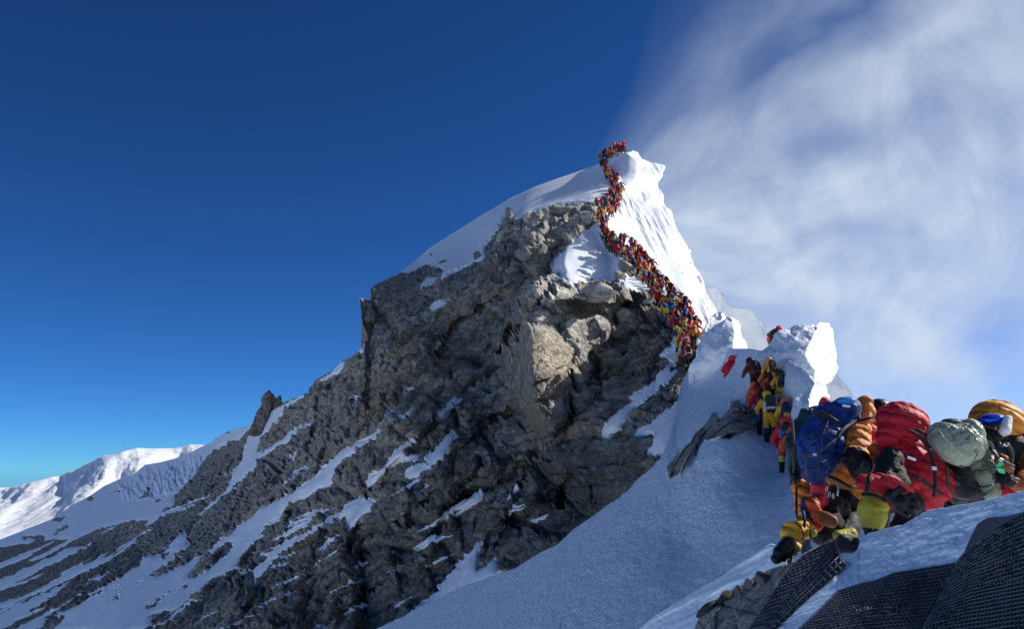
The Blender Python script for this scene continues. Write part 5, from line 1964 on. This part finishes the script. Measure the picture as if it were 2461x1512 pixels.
bt = part(org, 'boot', [Box(h(505, 985, 7.15), (rr(70), rr(50), rr(48)), .05, 0, ang=12), C(450, 940, 7.15, 540, 930, 7.2, 30, 34, 1), C(470, 1020, 7.1, 560, 1010, 7.1, 34, 40, 0)], [M_CHAR, M_OLIVE], k=.02)
rope(org, 'harness', [h(395, 580, 7.2), h(450, 600, 7.15), h(520, 640, 7.2), h(580, 650, 7.3)], .015, M_BLACK)
rope(org, 'strap', [h(455, 330, 7.35), h(448, 430, 7.3), h(455, 490, 7.3)], .012, M_BLACK)
rope(org, 'strap', [h(400, 525, 7.35), h(450, 495, 7.2), h(505, 458, 7.08)], .013, M_BLACK)
for (x, y, a) in ((385, 655, 10), (402, 690, -20), (425, 700, 25)):
    pts = [h(x + 6 * math.cos(t), y + 15 * math.sin(t) + 2 * math.cos(t) * a / 10, 7.02 if x < 500 else 6.95) for t in np.linspace(0, 2 * math.pi, 7)]
    rope(org, 'carabiner', pts, .0035, M_METAL)

bp = figure((390, 640, 7.6), 'huge blue expedition pack with a twisted cord slung across it', [
    C(455, 250, 7.55, 330, 470, 7.5, 118, 120, 0), C(330, 470, 7.5, 300, 560, 7.5, 108, 72, 0), C(400, 240, 7.6, 310, 400, 7.6, 110, 105, 0), E(380, 400, 7.4, 110, 90, 150, 0, 25), C(300, 520, 7.45, 330, 600, 7.5, 70, 46, 0)],
    [M_BLUE], vox=.018, name='backpack', cat='backpack', noise=.042, group=None)
part(bp, 'lid', [E(488, 160, 7.5, 100, 90, 62, 0, -10), C(420, 175, 7.5, 545, 165, 7.5, 42, 50, 0)], [M_BLUE], noise=.02)
part(bp, 'pocket', [E(505, 118, 7.35, 60, 40, 26, 0, 0)], [M_LBLUE], noise=.01)
rope(bp, 'cord', [h(222, 436, 7.28), h(262, 455, 7.18), h(310, 448, 7.10), h(355, 420, 7.08), h(400, 385, 7.1), h(445, 348, 7.14)], .010, M_STRAP)
rope(bp, 'strap', [h(300, 205, 7.42), h(350, 195, 7.28), h(400, 215, 7.2), h(450, 245, 7.2)], .018, M_BLACK)
rope(bp, 'strap', [h(345, 235, 7.3), h(385, 200, 7.24), h(430, 170, 7.24)], .015, M_BLACK)
rope(bp, 'strap', [h(450, 345, 7.16), h(480, 300, 7.2), h(530, 260, 7.3), h(570, 240, 7.4)], .018, M_BLACK)
rope(bp, 'strap', [h(262, 455, 7.2), h(258, 520, 7.22), h(270, 590, 7.3)], .010, M_STRAP)
rope(bp, 'strap', [h(570, 240, 7.35), h(640, 225, 7.3), h(690, 210, 7.35)], .012, M_BLACK)

# ---- climber with the dark teal pack, far left of the group ----
teal = figure((260, 1000, 8.2), 'climber in orange trousers and dark jacket under the teal pack, far left of the group', [
    C(330, 300, 8.35, 300, 560, 8.3, 80, 80, 1), C(260, 580, 8.2, 225, 660, 8.05, 62, 56, 0), C(225, 660, 8.0, 228, 760, 8.0, 56, 44, 0, .008, .09), C(300, 600, 8.3, 330, 800, 8.3, 60, 50, 1), C(228, 760, 8.0, 262, 900, 8.1, 42, 34, 1),
    C(330, 800, 8.3, 340, 960, 8.3, 46, 38, 1), E(378, 150, 8.3, 40, 42, 52, 2)], [M_ORANGE, M_BLACK, M_PINK], vox=.02)
tp = figure((215, 620, 8.0), 'dark teal pack with bulging side, behind the blue one', [
    C(265, 250, 8.0, 215, 400, 7.95, 78, 82, 0), C(215, 400, 7.95, 205, 560, 7.95, 78, 55, 0), C(320, 190, 8.0, 270, 250, 8.0, 48, 60, 0), C(190, 480, 7.9, 185, 600, 7.9, 28, 24, 1)],
    [M_TEAL, M_BLACK], vox=.018, name='backpack', cat='backpack', noise=.042, group=None)
rope(tp, 'strap', [h(150, 400, 7.75), h(200, 380, 7.68), h(260, 330, 7.7)], .012, M_BLACK)
rope(tp, 'strap', [h(175, 230, 7.85), h(185, 380, 7.7), h(180, 560, 7.72)], .010, M_STRAP)
sh = rope(None, 'ice_axe', [h(200, 640, 7.75), h(200, 720, 7.75), h(201, 805, 7.75)], .011, M_BLACK)
sh['label'] = 'thin black ice axe shaft hanging down beside the orange trousers'
sh['category'] = 'ice axe'

# ---- kneeling climber in amber trousers, red and navy jacket, below the packs ----
kn = figure((250, 1050, 7.4), 'kneeling climber with amber knee and red and navy sleeves, lowest of the group', [
    C(335, 640, 7.55, 335, 730, 7.55, 52, 48, 1), C(335, 730, 7.5, 372, 640, 7.5, 40, 32, 1), C(300, 745, 7.4, 322, 880, 7.4, 44, 34, 2), C(262, 740, 7.45, 258, 840, 7.4, 36, 34, 3), C(262, 840, 7.4, 250, 900, 7.35, 36, 36, 3),
    C(235, 810, 7.4, 232, 890, 7.35, 26, 28, 0), C(250, 890, 7.35, 185, 930, 7.2, 50, 66, 0, .006, .08), C(180, 925, 7.15, 165, 1000, 7.1, 68, 56, 0, .006, .08), C(255, 900, 7.35, 250, 1010, 7.35, 34, 30, 3), C(250, 1010, 7.35, 262, 1090, 7.35, 32, 30, 3),
    C(400, 800, 7.6, 400, 870, 7.55, 78, 80, 4), C(375, 830, 7.35, 415, 855, 7.3, 40, 42, 5), C(360, 700, 7.6, 450, 780, 7.65, 60, 80, 4), C(430, 880, 7.6, 370, 940, 7.5, 72, 50, 4), E(330, 590, 7.75, 42, 45, 50, 3)],
    [M_YEL, M_PINK, M_ORED, M_NAVY, M_BLACK, M_BROWN], vox=.017, paint=((tuple(map(tuple, (h(205, 885, 7.1), h(240, 990, 7.1)))), rr(24), 4),))
part(kn, 'boot', [C(150, 1000, 7.05, 105, 1050, 6.98, 50, 46, 0), C(110, 1060, 6.96, 75, 1085, 6.92, 38, 30, 0), C(140, 1060, 7.0, 150, 1085, 7.0, 34, 26, 0), C(65, 1045, 6.9, 150, 1100, 6.95, 12, 12, 1)], [M_LEATH, M_CHAR], vox=.012)
part(kn, 'pouch', [Box(h(288, 926, 7.15), (rr(36), rr(24), rr(26)), .03, 0)], [M_OLIVE], vox=.012)
rope(kn, 'strap', [h(288, 895, 7.06), h(288, 930, 7.02), h(290, 960, 7.06)], .009, M_BLACK)
rope(kn, 'strap', [h(240, 790, 7.25), h(250, 850, 7.2), h(245, 920, 7.2), h(250, 990, 7.24)], .013, M_BLUE)

# ---- head in a black hat, pink jacket, behind ----
hat = figure((690, 900, 8.1), 'climber in a black padded hat and pink red jacket, behind the orange and red ones', [
    C(690, 230, 8.1, 690, 400, 8.1, 66, 100, 0, .008, .09), C(690, 400, 8.1, 690, 560, 8.1, 100, 95, 0), C(655, 560, 8.1, 655, 900, 8.1, 55, 45, 1), C(730, 560, 8.1, 730, 900, 8.1, 55, 45, 1), C(660, 240, 7.9, 668, 340, 7.8, 30, 36, 0), C(700, 200, 8.1, 700, 240, 8.1, 45, 45, 1)],
    [M_PINK, M_BLACK], vox=.02)
part(hat, 'hat', [E(706, 164, 8.05, 72, 68, 60, 0, 0, .005, .05), E(750, 175, 8.0, 30, 50, 34, 1)], [M_LEATH, M_CHAR])

# ---- bearer of the sage green pack ----
sg = figure((1200, 900, 7.2), 'climber in charcoal bowed beneath the sage green pack, right of the red jacket', [
    C(1090, 380, 7.25, 1200, 560, 7.2, 90, 110, 0), C(1200, 560, 7.2, 1230, 680, 7.15, 120, 100, 0), C(1150, 620, 7.0, 1190, 700, 7.0, 80, 70, 1), C(1250, 560, 7.0, 1290, 690, 6.95, 60, 62, 1), C(1180, 680, 7.2, 1160, 900, 7.2, 80, 60, 0), C(1260, 680, 7.2, 1270, 900, 7.2, 80, 60, 0),
    E(965, 322, 7.25, 78, 60, 42, 0, 8), C(1000, 330, 7.25, 1070, 370, 7.25, 44, 70, 0)], [M_BLACK, M_CHAR], vox=.019, noise=.03)
sp_ = figure((1300, 700, 6.8), 'bulging sage green pack with a round stuffed top, right of the red jacket', [
    C(1320, 390, 6.85, 1385, 540, 6.75, 66, 68, 0), C(1385, 540, 6.75, 1392, 660, 6.75, 66, 44, 0), C(1290, 450, 6.8, 1350, 560, 6.75, 50, 60, 0), C(1385, 660, 6.75, 1360, 705, 6.75, 46, 22, 0)],
    [M_SAGE], vox=.014, name='backpack', cat='backpack', noise=.02, group=None)
part(sp_, 'stuffed_top', [C(1130, 345, 6.6, 1225, 390, 6.55, 104, 112, 0), E(1245, 330, 6.6, 92, 90, 100, 0, 40), E(1095, 320, 6.62, 70, 70, 62, 0), E(1150, 420, 6.55, 95, 80, 70, 0, 30)], [M_SAGE2], vox=.013, k=.05, noise=.03)
part(sp_, 'cap', [E(1150, 248, 6.62, 62, 50, 24, 0, 4)], [M_CHAR], vox=.012)
rope(sp_, 'drawcord', [h(1075, 470, 6.3), h(1140, 500, 6.24), h(1210, 520, 6.24), h(1270, 500, 6.3), h(1310, 440, 6.36)], .005, M_STRAP)
rope(sp_, 'strap', [h(1120, 520, 6.75), h(1128, 620, 6.68), h(1170, 700, 6.66), h(1250, 718, 6.7)], .012, M_STRAP)
rope(sp_, 'strap', [h(1300, 400, 6.62), h(1345, 470, 6.52), h(1400, 560, 6.5), h(1420, 640, 6.55)], .007, M_CHAR)
for (a0, a1, b0, b1) in (((1418, 520), (1445, 488), (1472, 505), (1440, 530)), ((1425, 530), (1470, 535), (1476, 565), (1440, 556))):
    bm = bmesh.new()
    pts = [a0, a1, b0, b1]
    vs_ = [bm.verts.new(Vector((h(x, y, 6.45 + .02 * i) - np.array(sp_.location)).tolist())) for i, (x, y) in enumerate(pts)]
    back = [bm.verts.new(v.co + Vector((0, .008, 0))) for v in vs_]
    bm.faces.new(vs_)
    bm.faces.new(back[::-1])
    for i in range(4):
        bm.faces.new([vs_[i], back[i], back[(i + 1) % 4], vs_[(i + 1) % 4]])
    me = bpy.data.meshes.new('green_ribbon')
    bm.to_mesh(me)
    bm.free()
    me.materials.append(M_GREEN)
    link('green_ribbon', me, sp_)

# ---- goggled climber facing the camera at the right edge ----
gg = figure((1480, 900, 7.0), 'climber with amber hood and blue mirrored goggles facing the camera at the right edge', [
    C(1440, 400, 7.05, 1500, 640, 7.0, 130, 150, 0, .010, .1), C(1370, 420, 6.95, 1600, 410, 6.95, 85, 95, 0), C(1360, 430, 6.9, 1420, 560, 6.75, 66, 58, 0), C(1420, 560, 6.75, 1490, 600, 6.6, 56, 46, 0), C(1640, 430, 6.9, 1640, 580, 6.75, 80, 70, 1),
    C(1640, 580, 6.75, 1560, 640, 6.6, 66, 50, 1), C(1480, 650, 6.9, 1460, 760, 6.9, 90, 80, 2), C(1570, 650, 6.9, 1590, 800, 6.9, 90, 80, 0), C(1440, 300, 7.05, 1440, 380, 7.05, 75, 85, 0), C(1455, 480, 6.62, 1490, 530, 6.6, 44, 40, 1)],
    [M_BLACK, M_BROWN, M_RED], vox=.019)
part(gg, 'face', [E(1405, 268, 7.0, 84, 84, 98, 0), E(1398, 290, 6.76, 22, 30, 26, 0), C(1370, 330, 6.85, 1440, 330, 6.85, 50, 50, 1)], [M_SKIN, M_BLACK], vox=.012)
part(gg, 'hood', [E(1426, 246, 7.04, 156, 150, 134, 0, 8, .010, .055, 1), E(1500, 260, 7.1, 90, 110, 100, 0, 20, .008, .06, 1)], [cloth('orange_hood_fabric', (.78, .29, .035), bump=.02, scale=14, quilt=4.2)], vox=.013, k=.03,
     cuts=[E(1385, 290, 6.72, 112, 190, 104, 0, 4)])
go = part(gg, 'goggles', [E(1398, 232, 6.72, 86, 42, 42, 0), E(1398, 232, 6.68, 76, 42, 34, 1)], [M_BLACK, M_LENS], vox=.009, k=.004, noise=0)
part(gg, 'oxygen_mask', [C(1492, 232, 6.62, 1476, 300, 6.58, 26, 33, 0), C(1476, 300, 6.6, 1430, 330, 6.64, 24, 30, 1), C(1385, 320, 6.66, 1420, 335, 6.64, 36, 36, 1)], [M_WHITE, M_BLACK], vox=.011)
rope(gg, 'strap', [h(1330, 290, 6.7), h(1365, 325, 6.62), h(1400, 355, 6.6)], .008, M_CHAR)
rope(gg, 'air_hose', [h(1425, 345, 6.55), h(1450, 390, 6.5), h(1490, 385, 6.5), h(1520, 440, 6.55), h(1510, 540, 6.6)], .014, M_CHAR)
rope(gg, 'buckle', [h(1465, 385, 6.44), h(1485, 392, 6.43), h(1496, 372, 6.43)], .007, M_METAL)



def plate(root, name, c, w_, h_, mat, ang=0, d_=.008):
    """a small flat fitting: buckle, patch, zip pull"""
    bm = bmesh.new()
    bmesh.ops.create_cube(bm, size=1, matrix=Matrix.Rotation(math.radians(ang), 4, 'Y') @ Matrix.Diagonal((w_, d_, h_, 1)))
    bmesh.ops.bevel(bm, geom=bm.edges[:], offset=min(d_, w_, h_) * .3, segments=1, affect='EDGES')
    me = bpy.data.meshes.new(name)
    bm.to_mesh(me)
    bm.free()
    me.materials.append(mat)
    o = link(name, me, root)
    o.location = Vector(c.tolist()) - root.location
    return o


# fittings on the packs and suits
plate(bp, 'buckle', h(312, 448, 7.07), .035, .022, M_METAL, 15)
plate(bp, 'buckle', h(262, 455, 7.13), .03, .02, M_CHAR, -20)
plate(bp, 'buckle', h(425, 372, 7.06), .035, .022, M_CHAR, 40)
plate(bp, 'patch', h(505, 150, 7.14), .07, .018, M_WHITE, 8)
rope(bp, 'seam', [h(395, 240, 7.13), h(360, 330, 7.03), h(345, 420, 7.0), h(335, 510, 7.07), h(330, 580, 7.2)], .006, M_NAVY)
rope(bp, 'seam', [h(240, 380, 7.25), h(300, 360, 7.06), h(360, 330, 7.02), h(420, 290, 7.06)], .006, M_NAVY)
rope(bp, 'strap', [h(215, 330, 7.4), h(270, 330, 7.16), h(340, 305, 7.04), h(400, 270, 7.06)], .008, M_BLACK)
rope(bp, 'strap', [h(245, 540, 7.4), h(300, 530, 7.18), h(350, 500, 7.1), h(395, 470, 7.16)], .008, M_BLACK)
plate(red, 'buckle', h(1043, 530, 6.54), .04, .03, M_METAL, 5)
plate(red, 'buckle', h(955, 592, 6.53), .03, .022, M_CHAR, 25)
plate(red, 'patch', h(905, 470, 6.50), .07, .022, M_WHITE, 20)
rope(red, 'seam', [h(745, 250, 6.66), h(790, 200, 6.58), h(850, 180, 6.56), h(905, 195, 6.6)], .005, M_BLACK)
rope(red, 'strap', [h(1000, 330, 6.6), h(950, 300, 6.62), h(900, 305, 6.66)], .012, M_BLACK)
plate(sp_, 'buckle', h(1210, 520, 6.2), .03, .02, M_CHAR, -10)
plate(sp_, 'buckle', h(1408, 590, 6.46), .022, .03, M_CHAR, 12)
rope(sp_, 'seam', [h(1075, 300, 6.28), h(1120, 370, 6.15), h(1190, 440, 6.12), h(1270, 480, 6.2)], .0045, M_SAGE)
rope(sp_, 'strap', [h(1290, 540, 6.56), h(1350, 545, 6.44), h(1420, 520, 6.5)], .008, M_CHAR)
rope(sp_, 'strap', [h(1320, 650, 6.56), h(1375, 640, 6.46), h(1425, 620, 6.54)], .008, M_CHAR)
plate(tp, 'buckle', h(200, 382, 7.63), .03, .02, M_CHAR, 0)
plate(org, 'patch', h(610, 395, 7.08), .045, .014, M_CHAR, 10)
rope(org, 'ice_screw_rack', [h(440, 610, 7.1), h(455, 650, 7.05), h(450, 700, 7.05)], .008, M_METAL)
rope(gg, 'strap', [h(1380, 400, 6.6), h(1440, 470, 6.5), h(1530, 520, 6.5)], .012, M_CHAR)
plate(gg, 'buckle', h(1450, 478, 6.47), .035, .025, M_METAL, 20)
# crampon points under the kneeling boot
for i, (x, y) in enumerate(((75, 1100), (95, 1110), (118, 1112), (140, 1108))):
    bm = bmesh.new()
    bmesh.ops.create_cone(bm, segments=5, radius1=.012, radius2=.002, depth=.05, matrix=Matrix.Rotation(math.radians(180), 4, 'X'))
    me = bpy.data.meshes.new('crampon_point')
    bm.to_mesh(me)
    bm.free()
    me.materials.append(M_METAL)
    cp = link('crampon_point', me, kn)
    cp.location = Vector(h(x, y, 6.93).tolist()) - kn.location
